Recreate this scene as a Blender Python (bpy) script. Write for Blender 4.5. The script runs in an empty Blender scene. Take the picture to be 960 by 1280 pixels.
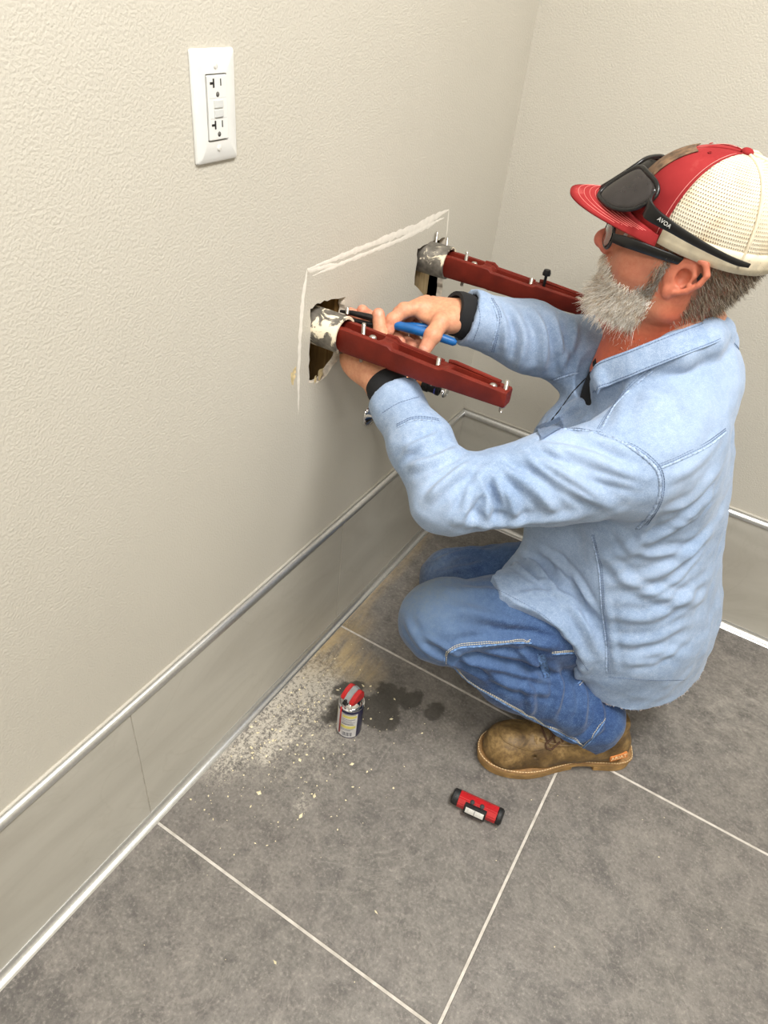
import bpy, bmesh, math, random
import numpy as np
from mathutils import Vector, Matrix, noise as mnoise
from mathutils.bvhtree import BVHTree

random.seed(7)
rng = np.random.default_rng(7)
scene = bpy.context.scene
COL = scene.collection
PI = math.pi

# ------------------------------------------------------------------ camera
FPX = 881.37
CAM = np.array([0.6357510, -1.6432567, 1.3041077])
YAW, PITCH, ROLL = 0.4749315, -0.6641105, 0.1190805
FW = np.array([-math.sin(YAW) * math.cos(PITCH), math.cos(YAW) * math.cos(PITCH), math.sin(PITCH)])
_r = np.array([math.cos(YAW), math.sin(YAW), 0.0])
_u = np.cross(_r, FW)
RT = _r * math.cos(ROLL) + _u * math.sin(ROLL)
UP = -_r * math.sin(ROLL) + _u * math.cos(ROLL)
cam_data = bpy.data.cameras.new('camera')
cam_data.sensor_fit = 'VERTICAL'
cam_data.sensor_height = 36.0
cam_data.lens = FPX / 1280.0 * 36.0
cam_data.clip_start = 0.02
cam = bpy.data.objects.new('camera', cam_data)
COL.objects.link(cam)
M = Matrix.Identity(4)
for i in range(3):
    M[i][0] = RT[i]; M[i][1] = UP[i]; M[i][2] = -FW[i]; M[i][3] = CAM[i]
cam.matrix_world = M
scene.camera = cam

def ray(x, y):
    return (x - 480) / FPX * RT - (y - 640) / FPX * UP + FW
def at(x, y, k):
    """world point at distance k (along the viewing axis) in direction of photo pixel"""
    return CAM + k * ray(x, y)
def on(x, y, axis, v):
    d = ray(x, y)
    return CAM + (v - CAM[axis]) / d[axis] * d

# ------------------------------------------------------------------ world, light, exposure
world = bpy.data.worlds.new('world')
world.use_nodes = True
world.node_tree.nodes['Background'].inputs[0].default_value = (0.9, 0.92, 1.0, 1)
world.node_tree.nodes['Background'].inputs[1].default_value = 0.3
scene.world = world
vs = scene.view_settings
vs.view_transform = 'Standard'; vs.look = 'None'; vs.gamma = 1.0; vs.use_curve_mapping = False
vs.exposure = -0.17
ROOM_X, ROOM_Y, ROOM_Z = 2.5, -3.9, 2.75
LAMPS = [(1.08, -1.18, 116.0), (1.15, -2.9, 76.0)]      # two ceiling panels (x, y, watts)
LAMP_COL = (1.0, 0.985, 0.96)
for i, (lx, ly, w) in enumerate(LAMPS):
    ld = bpy.data.lights.new('ceiling_panel_light', 'AREA')
    ld.shape = 'RECTANGLE'; ld.size = 0.56; ld.size_y = 1.16; ld.energy = w * 0.62; ld.color = LAMP_COL
    lo = bpy.data.objects.new('ceiling_panel_light', ld)
    lo.location = (lx, ly, ROOM_Z - 0.03)
    COL.objects.link(lo)

# ------------------------------------------------------------------ helpers
def lin(c):
    """sRGB 0-255 -> linear"""
    return tuple((v / 255 / 12.92) if v / 255 <= 0.04045 else ((v / 255 + 0.055) / 1.055) ** 2.4 for v in c)

class Mat:
    """small node-tree builder"""
    def __init__(self, name, base=(128, 128, 128), rough=0.6, metal=0.0, spec=0.5, **kw):
        self.m = bpy.data.materials.new(name); self.m.use_nodes = True
        self.nt = self.m.node_tree; self.b = self.nt.nodes['Principled BSDF']
        self.base = (*lin(base), 1)
        self.b.inputs['Base Color'].default_value = self.base
        self.b.inputs['Roughness'].default_value = rough
        self.b.inputs['Metallic'].default_value = metal
        self.b.inputs['Specular IOR Level'].default_value = spec
        for k, v in kw.items(): self.b.inputs[k].default_value = v
    def n(self, t, **kw):
        nd = self.nt.nodes.new(t)
        for k, v in kw.items(): setattr(nd, k, v)
        return nd
    def l(self, a, b): self.nt.links.new(a, b)
    def coord(self, kind='Object'):
        return self.n('ShaderNodeTexCoord').outputs[kind]
    def pos(self): return self.n('ShaderNodeNewGeometry').outputs['Position']
    def noise(self, scale, detail=3, rough=0.5, vec=None, dist=0.0, stretch=None):
        nd = self.n('ShaderNodeTexNoise')
        nd.inputs['Scale'].default_value = scale; nd.inputs['Detail'].default_value = detail
        nd.inputs['Roughness'].default_value = rough; nd.inputs['Distortion'].default_value = dist
        v = vec if vec is not None else self.coord()
        if stretch is not None:
            mp = self.n('ShaderNodeMapping'); mp.inputs['Scale'].default_value = stretch
            self.l(v, mp.inputs['Vector']); v = mp.outputs[0]
        self.l(v, nd.inputs['Vector'])
        return nd.outputs['Fac']
    def ramp(self, fac, stops, interp='LINEAR'):
        r = self.n('ShaderNodeValToRGB'); e = r.color_ramp.elements
        r.color_ramp.interpolation = interp
        while len(e) < len(stops): e.new(0.5)
        for el, (p, c) in zip(e, stops):
            el.position = p
            el.color = (c, c, c, 1) if isinstance(c, (int, float)) else (*lin(c), 1)
        self.l(fac, r.inputs[0]); return r.outputs[0]
    def mix(self, fac, a, b, mode='MIX'):
        m = self.n('ShaderNodeMix', data_type='RGBA', blend_type=mode)
        for s, v in ((m.inputs[0], fac), (m.inputs[6], a), (m.inputs[7], b)):
            if isinstance(v, (int, float)): s.default_value = v
            elif isinstance(v, tuple): s.default_value = (*lin(v), 1)
            else: self.l(v, s)
        return m.outputs[2]
    def math(self, op, a, b=None, clamp=False):
        m = self.n('ShaderNodeMath', operation=op); m.use_clamp = clamp
        for s, v in zip(m.inputs, (a, b)):
            if v is None: continue
            if isinstance(v, (int, float)): s.default_value = v
            else: self.l(v, s)
        return m.outputs[0]
    def attr(self, name, out='Color'):
        return self.n('ShaderNodeAttribute', attribute_name=name).outputs[out]
    def color(self, s): self.l(s, self.b.inputs['Base Color']); return self
    def rough(self, s): self.l(s, self.b.inputs['Roughness']); return self
    def bump(self, h, strength=0.3, dist=0.001, prev=None):
        b = self.n('ShaderNodeBump'); b.inputs['Strength'].default_value = strength
        b.inputs['Distance'].default_value = dist
        self.l(h, b.inputs['Height'])
        if prev is not None: self.l(prev, b.inputs['Normal'])
        self.l(b.outputs[0], self.b.inputs['Normal']); return b.outputs[0]

def simple(name, base, rough=0.5, metal=0.0, spec=0.5, var=0.08, scale=60, bump=0.0, **kw):
    """plain procedural material with a little colour variation"""
    m = Mat(name, base, rough, metal, spec, **kw)
    f = m.noise(scale, 3)
    lo_ = tuple(max(0, v * (1 - var)) for v in base); hi_ = tuple(min(255, v * (1 + var)) for v in base)
    m.color(m.ramp(f, [(0.3, lo_), (0.7, hi_)]))
    if bump: m.bump(f, bump, 0.001)
    return m.m

def obj(name, me, mat=None, parent=None, smooth=False):
    if isinstance(me, bmesh.types.BMesh):
        bm = me; me = bpy.data.meshes.new(name)
        bmesh.ops.recalc_face_normals(bm, faces=bm.faces)
        bm.to_mesh(me); bm.free()
    o = bpy.data.objects.new(name, me); COL.objects.link(o)
    if mat is not None:
        for m in (mat if isinstance(mat, (list, tuple)) else [mat]): me.materials.append(m)
    if parent is not None: o.parent = parent
    if smooth:
        me.polygons.foreach_set('use_smooth', [True] * len(me.polygons))
        if smooth != True:
            me.set_sharp_from_angle(angle=math.radians(smooth))
    return o
def empty(name, loc=(0, 0, 0), mat=None):
    o = bpy.data.objects.new(name, None); COL.objects.link(o)
    if mat is not None: o.matrix_world = mat
    else: o.location = loc
    o.empty_display_size = 0.05
    return o
def tag(o, label, cat=None, group=None, kind=None):
    if label: o['label'] = label
    if cat: o['category'] = cat
    if group: o['group'] = group
    if kind: o['kind'] = kind
    return o
def struct(o, label=None):
    o['kind'] = 'structure'
    if label: o['label'] = label
    return o

def box(bm, x0, x1, y0, y1, z0, z1, bev=0.0, seg=2, mat=0):
    vs_ = [bm.verts.new((x, y, z)) for x in (x0, x1) for y in (y0, y1) for z in (z0, z1)]
    idx = [(0, 1, 3, 2), (4, 6, 7, 5), (0, 4, 5, 1), (2, 3, 7, 6), (0, 2, 6, 4), (1, 5, 7, 3)]
    fs = [bm.faces.new([vs_[i] for i in f]) for f in idx]
    for f in fs: f.material_index = mat
    if bev:
        es = list({e for f in fs for e in f.edges})
        r = bmesh.ops.bevel(bm, geom=es, offset=bev, segments=seg, affect='EDGES', profile=0.5)
        for f in r['faces']: f.material_index = mat
    return vs_
def nbox(*a, **k):
    bm = bmesh.new(); box(bm, *a, **k); return bm
def frame_of(d):
    d = Vector(d).normalized()
    a = Vector((0, 0, 1)) if abs(d.z) < 0.9 else Vector((1, 0, 0))
    s = d.cross(a).normalized(); t = s.cross(d)
    return s, t
def sweep(bm, pts, rad, n=10, caps=True, closed=False, mat=0):
    """round tube along a polyline with parallel-transported rings"""
    pts = [Vector(p) for p in pts]
    N = len(pts)
    rad = rad if isinstance(rad, (list, tuple, np.ndarray)) else [rad] * N
    s = None; rings = []
    for i, p in enumerate(pts):
        a = pts[(i - 1) % N] if (closed or i > 0) else p
        b = pts[(i + 1) % N] if (closed or i < N - 1) else p
        d = (b - a).normalized()
        if s is None: s, t = frame_of(d)
        else:
            s = (s - d * s.dot(d)).normalized(); t = s.cross(d) * -1
            t = d.cross(s)
        t = d.cross(s)
        rings.append([bm.verts.new(p + (s * math.cos(2 * PI * k / n) + t * math.sin(2 * PI * k / n)) * rad[i]) for k in range(n)])
    for i in range(N if closed else N - 1):
        A, B = rings[i], rings[(i + 1) % N]
        for k in range(n):
            f = bm.faces.new((A[k], A[(k + 1) % n], B[(k + 1) % n], B[k])); f.material_index = mat; f.smooth = True
    if caps and not closed:
        f = bm.faces.new(rings[0][::-1]); f.material_index = mat
        f = bm.faces.new(rings[-1]); f.material_index = mat
    return rings
def lathe(bm, prof, n=32, origin=(0, 0, 0), axis=(0, 0, 1), mat=0):
    """prof: list of (radius, height) along axis"""
    ax = Vector(axis).normalized(); s, t = frame_of(ax); o = Vector(origin)
    rings = []
    for r, h in prof:
        if r < 1e-6: rings.append([bm.verts.new(o + ax * h)])
        else: rings.append([bm.verts.new(o + ax * h + (s * math.cos(2 * PI * k / n) + t * math.sin(2 * PI * k / n)) * r) for k in range(n)])
    for A, B in zip(rings[:-1], rings[1:]):
        for k in range(n):
            k2 = (k + 1) % n
            if len(A) == 1 and len(B) == 1: continue
            if len(A) == 1: f = bm.faces.new((A[0], B[k2], B[k]))
            elif len(B) == 1: f = bm.faces.new((A[k], A[k2], B[0]))
            else: f = bm.faces.new((A[k], A[k2], B[k2], B[k]))
            f.material_index = mat; f.smooth = True
    return rings
def prism(bm, poly, d0, d1, to3, mat=0):
    """extrude 2D polygon; to3(u, v, d) -> xyz"""
    A = [bm.verts.new(to3(u, v, d0)) for u, v in poly]; B = [bm.verts.new(to3(u, v, d1)) for u, v in poly]
    n = len(poly)
    fs = [bm.faces.new(A[::-1]), bm.faces.new(B)]
    for i in range(n): fs.append(bm.faces.new((A[i], A[(i + 1) % n], B[(i + 1) % n], B[i])))
    for f in fs: f.material_index = mat
    return A, B
def text_mesh(txt, size, depth=0.0003):
    cu = bpy.data.curves.new('lettering', 'FONT'); cu.body = txt; cu.size = size; cu.extrude = depth
    cu.align_x = 'CENTER'; cu.align_y = 'CENTER'; cu.resolution_u = 2
    o = bpy.data.objects.new('lettering', cu); COL.objects.link(o)
    dg = bpy.context.evaluated_depsgraph_get()
    me = bpy.data.meshes.new_from_object(o.evaluated_get(dg))
    bpy.data.objects.remove(o); bpy.data.curves.remove(cu)
    return me
# ------------------------------------------------------------------ setting: materials
def mat_wall():
    m = Mat('painted_drywall', (204, 196, 181), 0.62, spec=0.25)
    p = m.pos()
    big = m.noise(2.2, 3, vec=p)
    m.color(m.ramp(big, [(0.3, (187, 182, 170)), (0.7, (192, 187, 175))]))
    a = m.noise(300, 3, 0.5, vec=p)
    r = m.ramp(a, [(0.36, 0.0), (0.62, 1.0)])
    b = m.noise(60, 2, vec=p)
    h = m.math('ADD', r, m.math('MULTIPLY', b, 0.6))
    m.bump(h, 0.26, 0.0014)
    return m.m
M_WALL = mat_wall()
def mat_tile_floor():
    m = Mat('slate_porcelain', (98, 93, 88), 0.52, spec=0.4)
    p = m.pos()
    oi = m.n('ShaderNodeObjectInfo').outputs['Random']
    off = m.n('ShaderNodeCombineXYZ'); m.l(m.math('MULTIPLY', oi, 37.0), off.inputs[0]); m.l(m.math('MULTIPLY', oi, 11.0), off.inputs[2])
    vadd = m.n('ShaderNodeVectorMath', operation='ADD'); m.l(p, vadd.inputs[0]); m.l(off.outputs[0], vadd.inputs[1])
    v = vadd.outputs[0]
    n1 = m.noise(3.6, 6, 0.62, vec=v, dist=0.9)
    n2 = m.noise(28, 6, 0.7, vec=v, dist=0.3)
    n3 = m.noise(170, 5, 0.75, vec=v)
    c = m.ramp(n1, [(0.26, (80, 76, 73)), (0.44, (98, 94, 90)), (0.52, (108, 103, 98)), (0.60, (100, 96, 91)), (0.76, (119, 114, 108))])
    c = m.mix(m.ramp(n2, [(0.42, 0.0), (0.68, 0.75)]), c, (130, 125, 118))
    c = m.mix(m.ramp(n2, [(0.30, 0.45), (0.43, 0.0)]), c, (72, 69, 66))
    c = m.mix(m.ramp(n3, [(0.34, 0.45), (0.47, 0.0)]), c, (70, 67, 63))
    # slate ridge lines (light veins)
    w = m.noise(5.0, 8, 0.55, vec=v, dist=1.4)
    vein = m.ramp(m.math('ABSOLUTE', m.math('SUBTRACT', w, 0.52)), [(0.0, 0.30), (0.012, 0.0)])
    c = m.mix(vein, c, (146, 140, 132))
    c = m.mix(m.math('MULTIPLY', m.ramp(n3, [(0.53, 0.0), (0.70, 1.0)]), 0.60), c, (158, 152, 143))
    # plaster dust lying along the left wall, blown and wiped about
    sx = m.n('ShaderNodeSeparateXYZ'); m.l(p, sx.inputs[0]); X, Y = sx.outputs[0], sx.outputs[1]
    def blob(cx, cy, rx, ry, rot=0.0):
        ca, sa = math.cos(rot), math.sin(rot)
        dx = m.math('SUBTRACT', X, cx); dy = m.math('SUBTRACT', Y, cy)
        u = m.math('DIVIDE', m.math('ADD', m.math('MULTIPLY', dx, ca), m.math('MULTIPLY', dy, sa)), rx)
        w_ = m.math('DIVIDE', m.math('SUBTRACT', m.math('MULTIPLY', dy, ca), m.math('MULTIPLY', dx, sa)), ry)
        d = m.math('SQRT', m.math('ADD', m.math('MULTIPLY', u, u), m.math('MULTIPLY', w_, w_)))
        return m.math('SUBTRACT', 1.0, d, clamp=True)
    def total(bl):
        s = bl[0]
        for b in bl[1:]: s = m.math('ADD', s, b)
        return s
    fine = m.noise(75, 5, 0.75, vec=p, dist=0.3)
    streak = m.noise(9, 6, 0.7, vec=p, dist=0.5, stretch=(5.0, 1.2, 1))
    dust = total([blob(0.035, -0.88, 0.10, 0.28), blob(0.05, -0.80, 0.11, 0.16), blob(0.045, -1.04, 0.05, 0.10), blob(0.10, -0.95, 0.04, 0.04), blob(0.225, -1.045, 0.022, 0.03), blob(0.12, -0.88, 0.20, 0.26), blob(0.10, -1.0, 0.03, 0.03)])
    grain = m.math('ADD', m.math('MULTIPLY', m.noise(120, 6, 0.85, vec=p, dist=0.2), 0.75), m.math('MULTIPLY', streak, 0.25))
    dm = m.math('MULTIPLY', m.math('POWER', dust, 1.3), m.ramp(grain, [(0.45, 0.0), (0.68, 1.5)]), clamp=True)
    c = m.mix(m.math('MULTIPLY', dm, 0.68), c, (214, 206, 190))
    tan = total([blob(0.03, -0.66, 0.10, 0.16), blob(0.015, -0.42, 0.045, 0.42), blob(0.12, -0.70, 0.10, 0.07)])
    tm = m.math('MULTIPLY', tan, m.ramp(streak, [(0.35, 0.2), (0.65, 1.3)]), clamp=True)
    c = m.mix(m.math('MULTIPLY', tm, 0.7), c, (190, 166, 122))
    wipe = total([blob(0.18, -0.40, 0.30, 0.33), blob(1.02, -0.20, 0.28, 0.16), blob(0.9, -0.35, 0.2, 0.2)])
    wm = m.math('MULTIPLY', wipe, m.ramp(m.noise(10, 6, 0.75, vec=p, dist=2.0, stretch=(1.3, 2.6, 1)), [(0.40, 0.0), (0.75, 0.8)]), clamp=True)
    c = m.mix(m.math('MULTIPLY', wm, 0.45), c, (190, 184, 174))
    # dark wet spots of penetrating oil round the can
    wet = total([blob(0.165, -0.815, 0.05, 0.075), blob(0.235, -0.725, 0.055, 0.055), blob(0.15, -0.755, 0.06, 0.025, 0.8), blob(0.285, -0.70, 0.025, 0.05), blob(0.335, -0.70, 0.03, 0.045), blob(0.255, -0.785, 0.055, 0.05), blob(0.20, -0.79, 0.06, 0.05)])
    wt = m.ramp(m.math('ADD', wet, m.math('MULTIPLY', m.math('SUBTRACT', m.noise(26, 4, 0.6, vec=p), 0.5), 1.2)), [(0.30, 0.0), (0.48, 0.78)])
    c = m.mix(wt, c, (58, 55, 50))
    m.color(c)
    m.rough(m.math('SUBTRACT', m.ramp(n2, [(0.3, 0.60), (0.7, 0.44)]), m.math('MULTIPLY', wt, 0.2)))
    h = m.math('ADD', m.math('MULTIPLY', w, 1.0), m.math('ADD', m.math('MULTIPLY', n2, 0.35), m.math('MULTIPLY', n3, 0.12)))
    m.bump(h, 0.45, 0.006)
    return m.m
M_FLOOR = mat_tile_floor()
def mat_grout():
    m = Mat('pale_grout', (196, 190, 180), 0.85, spec=0.2)
    m.color(m.ramp(m.noise(55, 4, vec=m.pos()), [(0.3, (172, 166, 156)), (0.7, (205, 199, 190))]))
    return m.m
M_GROUT = mat_grout()
def mat_base_tile():
    m = Mat('taupe_porcelain', (176, 169, 154), 0.42, spec=0.4)
    p = m.pos()
    a = m.noise(3.0, 5, 0.55, vec=p, stretch=(1, 1.0, 3.0), dist=1.0)
    b = m.noise(120, 3, vec=p)
    c = m.ramp(a, [(0.3, (170, 165, 154)), (0.5, (181, 177, 166)), (0.7, (188, 184, 173))])
    vein = m.ramp(m.math('ABSOLUTE', m.math('SUBTRACT', m.noise(2.3, 6, 0.5, vec=p, dist=1.6), 0.5)), [(0.0, 0.14), (0.01, 0.0)])
    c = m.mix(vein, c, (150, 143, 129))
    m.color(m.mix(m.math('MULTIPLY', b, 0.10), c, (150, 143, 130)))
    m.bump(b, 0.05, 0.001)
    return m.m
M_BTILE = mat_base_tile()
M_ALU = simple('satin_aluminium', (212, 212, 210), 0.30, 0.85, var=0.03, scale=200)
M_WHITE = simple('white_plastic', (214, 214, 210), 0.35, var=0.01)
M_CEIL = simple('ceiling_paint', (236, 234, 228), 0.9, var=0.02, scale=4)
M_GYP = simple('torn_gypsum', (228, 216, 198), 0.9, var=0.12, scale=90, bump=0.5)
M_STUD = None
def mat_wood(name, a, b):
    m = Mat(name, a, 0.8, spec=0.2)
    f = m.noise(14, 5, 0.6, vec=m.pos(), dist=0.8, stretch=(4, 4, 0.5))
    m.color(m.ramp(f, [(0.3, a), (0.7, b)])); m.bump(f, 0.3, 0.002)
    return m.m
M_STUD = mat_wood('stud_wood', (96, 70, 34), (152, 120, 72))
M_BACKER = mat_wood('backer_board', (168, 142, 100), (206, 184, 146))
M_LAMP = Mat('lit_diffuser', (255, 255, 255), 0.5)
M_LAMP.b.inputs['Emission Color'].default_value = (*LAMP_COL, 1); M_LAMP.b.inputs['Emission Strength'].default_value = 6.0
M_LAMP = M_LAMP.m

# ------------------------------------------------------------------ setting: geometry
# holes torn in the left wall (photo outline on the wall plane, y/z)
H1 = [(388, 386), (397, 379), (414, 374), (432, 371), (431, 392), (428, 420), (424, 446), (408, 470), (396, 479), (386, 478), (387, 450), (388, 420)]
H2 = [(522, 311), (531, 306), (546, 300), (557, 297), (557, 312), (555, 340), (552, 368), (551, 378), (541, 377), (532, 374), (518, 356), (520, 335)]
def hole_yz(px): return [(float(q[1]), float(q[2])) for q in (on(x, y, 0, 0.0) for x, y in px)]
def roughen(poly, n=4, amp=0.0022):
    out = []
    for i, (a, b) in enumerate(zip(poly, poly[1:] + poly[:1])):
        for k in range(n):
            t = k / n
            j = amp if k else 0.0
            out.append((a[0] + (b[0] - a[0]) * t + random.uniform(-j, j), a[1] + (b[1] - a[1]) * t + random.uniform(-j, j)))
    return out
HY1, HY2 = roughen(hole_yz(H1)), roughen(hole_yz(H2))
def wall_with_holes():
    bm = bmesh.new()
    outer = [(ROOM_Y, 0.0), (0.0, 0.0), (0.0, ROOM_Z), (ROOM_Y, ROOM_Z)]
    edges = []
    loops = []
    for poly in (outer, HY1, HY2):
        v = [bm.verts.new((0.0, y, z)) for y, z in poly]
        es = [bm.edges.new((v[i], v[(i + 1) % len(v)])) for i in range(len(v))]
        edges += es; loops.append(v)
    bmesh.ops.triangle_fill(bm, use_beauty=True, use_dissolve=False, edges=edges)
    for v in loops[1:]:      # broken gypsum edge, 13 mm deep
        n = len(v)
        inner = [bm.verts.new((-0.013, q.co.y + random.uniform(-0.0015, 0.0015), q.co.z + random.uniform(-0.0015, 0.0015))) for q in v]
        for i in range(n):
            f = bm.faces.new((v[i], v[(i + 1) % n], inner[(i + 1) % n], inner[i])); f.material_index = 1
    bm.faces.ensure_lookup_table()
    return bm
wl = obj('wall_left', wall_with_holes(), [M_WALL, M_GYP])
struct(wl, 'warm pale grey textured painted wall with two torn holes')
def plane(name, pts, mat):
    bm = bmesh.new(); bm.faces.new([bm.verts.new(p) for p in pts]); return struct(obj(name, bm, mat))
wb = obj('wall_back', nbox(-0.12, ROOM_X, 0.0, 0.1, -0.02, ROOM_Z), M_WALL); struct(wb, 'warm pale grey textured painted wall at the right')
struct(obj('wall_right', nbox(ROOM_X, ROOM_X + 0.1, ROOM_Y, 0.1, -0.02, ROOM_Z), M_WALL))
struct(obj('wall_front', nbox(-0.12, ROOM_X + 0.1, ROOM_Y - 0.1, ROOM_Y, -0.02, ROOM_Z), M_WALL))
struct(obj('ceiling', nbox(-0.12, ROOM_X + 0.1, ROOM_Y - 0.1, 0.1, ROOM_Z, ROOM_Z + 0.1), M_CEIL))
# wall cavity behind the holes: back sheet and studs
cav = obj('wall_cavity', nbox(-0.118, -0.108, ROOM_Y, 0.0, 0.0, ROOM_Z), M_STUD); struct(cav)
for y0, y1 in ((-0.652, -0.612), (-0.300, -0.250)):
    o = obj('stud', nbox(-0.106, -0.016, y0, y1, 0.0, ROOM_Z, bev=0.002, seg=1), M_STUD, cav)
o = obj('backer_board', nbox(-0.07, -0.05, -0.42, -0.268, 0.3, 1.2), M_BACKER, cav)
o = obj('backer_board', nbox(-0.035, -0.016, -0.34, -0.22, 0.5, 0.85), M_BACKER, cav)

fl = obj('floor', nbox(-0.12, ROOM_X, ROOM_Y, 0.0, -0.03, -0.0012), M_GROUT); struct(fl, 'pale grout bed under grey slate-look floor tiles')
TL = 0.6096; GW = 0.0050
tile_mesh = {}
for i in range(5):
    for j in range(7):
        x0 = 0.0 if i == 0 else 0.621 + (i - 1) * TL
        x1 = min(0.621 + i * TL, ROOM_X); y1 = -0.004 if j == 0 else -0.6150 - (j - 1) * TL; y0 = max(-0.6150 - j * TL, ROOM_Y)
        if x1 - x0 < 0.02 or y1 - y0 < 0.02: continue
        key = (round(x1 - x0, 4), round(y1 - y0, 4))
        if key not in tile_mesh:
            o = obj('floor_tile', nbox(GW / 2, x1 - x0 - GW / 2, GW / 2, y1 - y0 - GW / 2, -0.008, 0.0, bev=0.0012, seg=1), M_FLOOR, fl); tile_mesh[key] = o.data
        else:
            o = bpy.data.objects.new('floor_tile', tile_mesh[key]); COL.objects.link(o); o.parent = fl
        o.location = (x0, y0, 0)

# tiled baseboards with metal edge trims
BH = 0.322; BT = 0.010
def edge_profile(name, parent_struct, prof, to3, s0, s1, mat):
    """extruded metal profile; prof 2D polygon (out, up)"""
    bm = bmesh.new(); prism(bm, prof, s0, s1, to3)
    o = obj(name, bm, mat, smooth=35); return struct(o)
top_prof = [(0, 0)] + [(0, .012)] + [(BT * .4 + .009 * math.sin(a), .0005 + .0115 * math.cos(a)) for a in np.linspace(0, PI / 2, 7)] + [(BT * .4 + .009, 0)]
top_prof = [(0.0, -0.001), (0.0, 0.0125)] + [(0.0035 + 0.0095 * math.sin(a), 0.003 + 0.0095 * math.cos(a)) for a in np.linspace(0, PI / 2, 7)] + [(0.013, -0.001)]
cov = [(0.0, 0.0), (0.0, 0.0165), (0.0115, 0.0165)] + [(0.0115 + 0.013 * (1 - math.cos(a)), 0.0160 - 0.0135 * math.sin(a)) for a in np.linspace(0, PI / 2, 7)] + [(0.027, 0.0)]
for side in ('left', 'back'):
    if side == 'left':
        to3 = lambda u, v, d: (u, d, v)
        span = (ROOM_Y, 0.0); joints = [-1.2232, -0.6135]
        joints = [ROOM_Y + 0.002] + sorted([-0.6135 - TL * k for k in range(0, 6) if -0.6135 - TL * k > ROOM_Y]) + [-BT - 0.001]
    else:
        to3 = lambda u, v, d: (d, -u, v)
        span = (0.0, ROOM_X); joints = [0.001, 0.621, 0.621 + TL, 0.621 + 2 * TL, 0.621 + 3 * TL, ROOM_X - 0.002]
    bm = bmesh.new(); prism(bm, [(0.0002, 0.001), (0.0002, BH), (BT - 0.0018, BH), (BT - 0.0018, 0.001)], span[0], span[1], to3)
    bb = obj('baseboard_' + side, bm, M_GROUT); struct(bb, 'taupe tiled baseboard along the ' + ('left wall' if side == 'left' else 'back wall'))
    for a, b in zip(joints[:-1], joints[1:]):
        bm = bmesh.new(); prism(bm, [(0.001, 0.016), (0.001, BH - 0.0005), (BT, BH - 0.0005), (BT, 0.016)], a + 0.0011, b - 0.0011, to3)
        bmesh.ops.bevel(bm, geom=list(bm.edges), offset=0.0006, segments=1, affect='EDGES')
        obj('wall_tile', bm, M_BTILE, bb)
    tp = [(u, v + BH) for u, v in top_prof]
    n_ = 1 if side == 'left' else 3
    e1 = edge_profile('trim_%d' % n_, None, tp, to3, span[0], span[1] - (0.0 if side == 'back' else 0.0), M_ALU)
    e2 = edge_profile('trim_%d' % (n_ + 1), None, cov, to3, span[0], span[1], M_ALU)
    e1['label'] = 'rounded metal edge strip on top of the %s baseboard' % side
    e2['label'] = 'concave metal strip where the %s baseboard meets the floor' % side
# pale caulk line along the top of each strip
for side, n_ in (('left', 5), ('back', 6)):
    bm = bmesh.new()
    pts = [(0.0015, ROOM_Y + 0.01, BH + 0.0145), (0.0015, -0.002, BH + 0.0145)] if side == 'left' else [(0.002, -0.0015, BH + 0.0145), (ROOM_X - 0.01, -0.0015, BH + 0.0145)]
    sweep(bm, pts, 0.0032, 6); struct(obj('trim_%d' % n_, bm, M_WALL), 'thin painted caulk bead above the %s edge strip' % side)

# ceiling panel lamps
for i, (lx, ly, w) in enumerate(LAMPS):
    r = empty('ceiling_light', (lx, ly, ROOM_Z))
    tag(r, 'flat white ceiling light panel ' + ('over the work corner' if i == 0 else 'farther back in the room'), 'ceiling light', 'ceiling light panels')
    bm = bmesh.new()
    for a in ((-.30, -.28, -.6, .6), (.28, .30, -.6, .6), (-.28, .28, -.6, -.58), (-.28, .28, .58, .6)):
        box(bm, *a, -0.028, 0.0)
    obj('frame', bm, M_WHITE, r)
    obj('diffuser', nbox(-.28, .28, -.58, .58, -0.018, -0.012), M_LAMP, r)

# scribed caulk ghost of the removed basin on the wall: irregular raised smears
M_CAULK = simple('old_caulk', (226, 221, 210), 0.7, var=0.03, scale=80)
def smear(pxs, w0, w1, th=0.0006):
    P = [on(x, y, 0, 0.0) for x, y in pxs]
    ps = []
    for a, b in zip(P[:-1], P[1:]):
        n = max(2, int(np.linalg.norm(b - a) / 0.008))
        ps += [a + (b - a) * t / n for t in range(n)]
    ps.append(P[-1]); N = len(ps)
    bm = bmesh.new(); rows = []
    for i, p in enumerate(ps):
        a, b = ps[max(0, i - 1)], ps[min(N - 1, i + 1)]
        d = (b - a) / np.linalg.norm(b - a); nrm = np.array([0, -d[2], d[1]])
        t = i / (N - 1); w = (w0 + (w1 - w0) * t) * (0.75 + 0.5 * random.random()) * min(1, 6 * t + .15, 6 * (1 - t) + .15)
        c = p + nrm * random.uniform(-1, 1) * 0.0006
        rows.append([bm.verts.new((0.0001, *(c - nrm * w)[1:])), bm.verts.new((th, *c[1:])), bm.verts.new((0.0001, *(c + nrm * w)[1:]))])
    for A, B in zip(rows[:-1], rows[1:]):
        for k in range(2): bm.faces.new((A[k], A[k + 1], B[k + 1], B[k]))
    return obj('caulk_smear', bm, M_CAULK, wl, smooth=True)
smear([(384, 337), (420, 323), (470, 303), (520, 284), (561, 262)], 0.004, 0.008)
smear([(390, 345), (440, 324), (500, 300), (555, 272)], 0.003, 0.005)
smear([(384, 337), (379, 370), (375, 420), (373, 470), (373, 518)], 0.005, 0.0025)
smear([(561, 262), (560, 275), (558, 296)], 0.003, 0.002)
smear([(384, 336), (388, 338), (420, 330)], 0.004, 0.003)
M_STAIN = simple('tan_glue_stain', (203, 184, 140), 0.8, var=0.12, scale=120)
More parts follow.
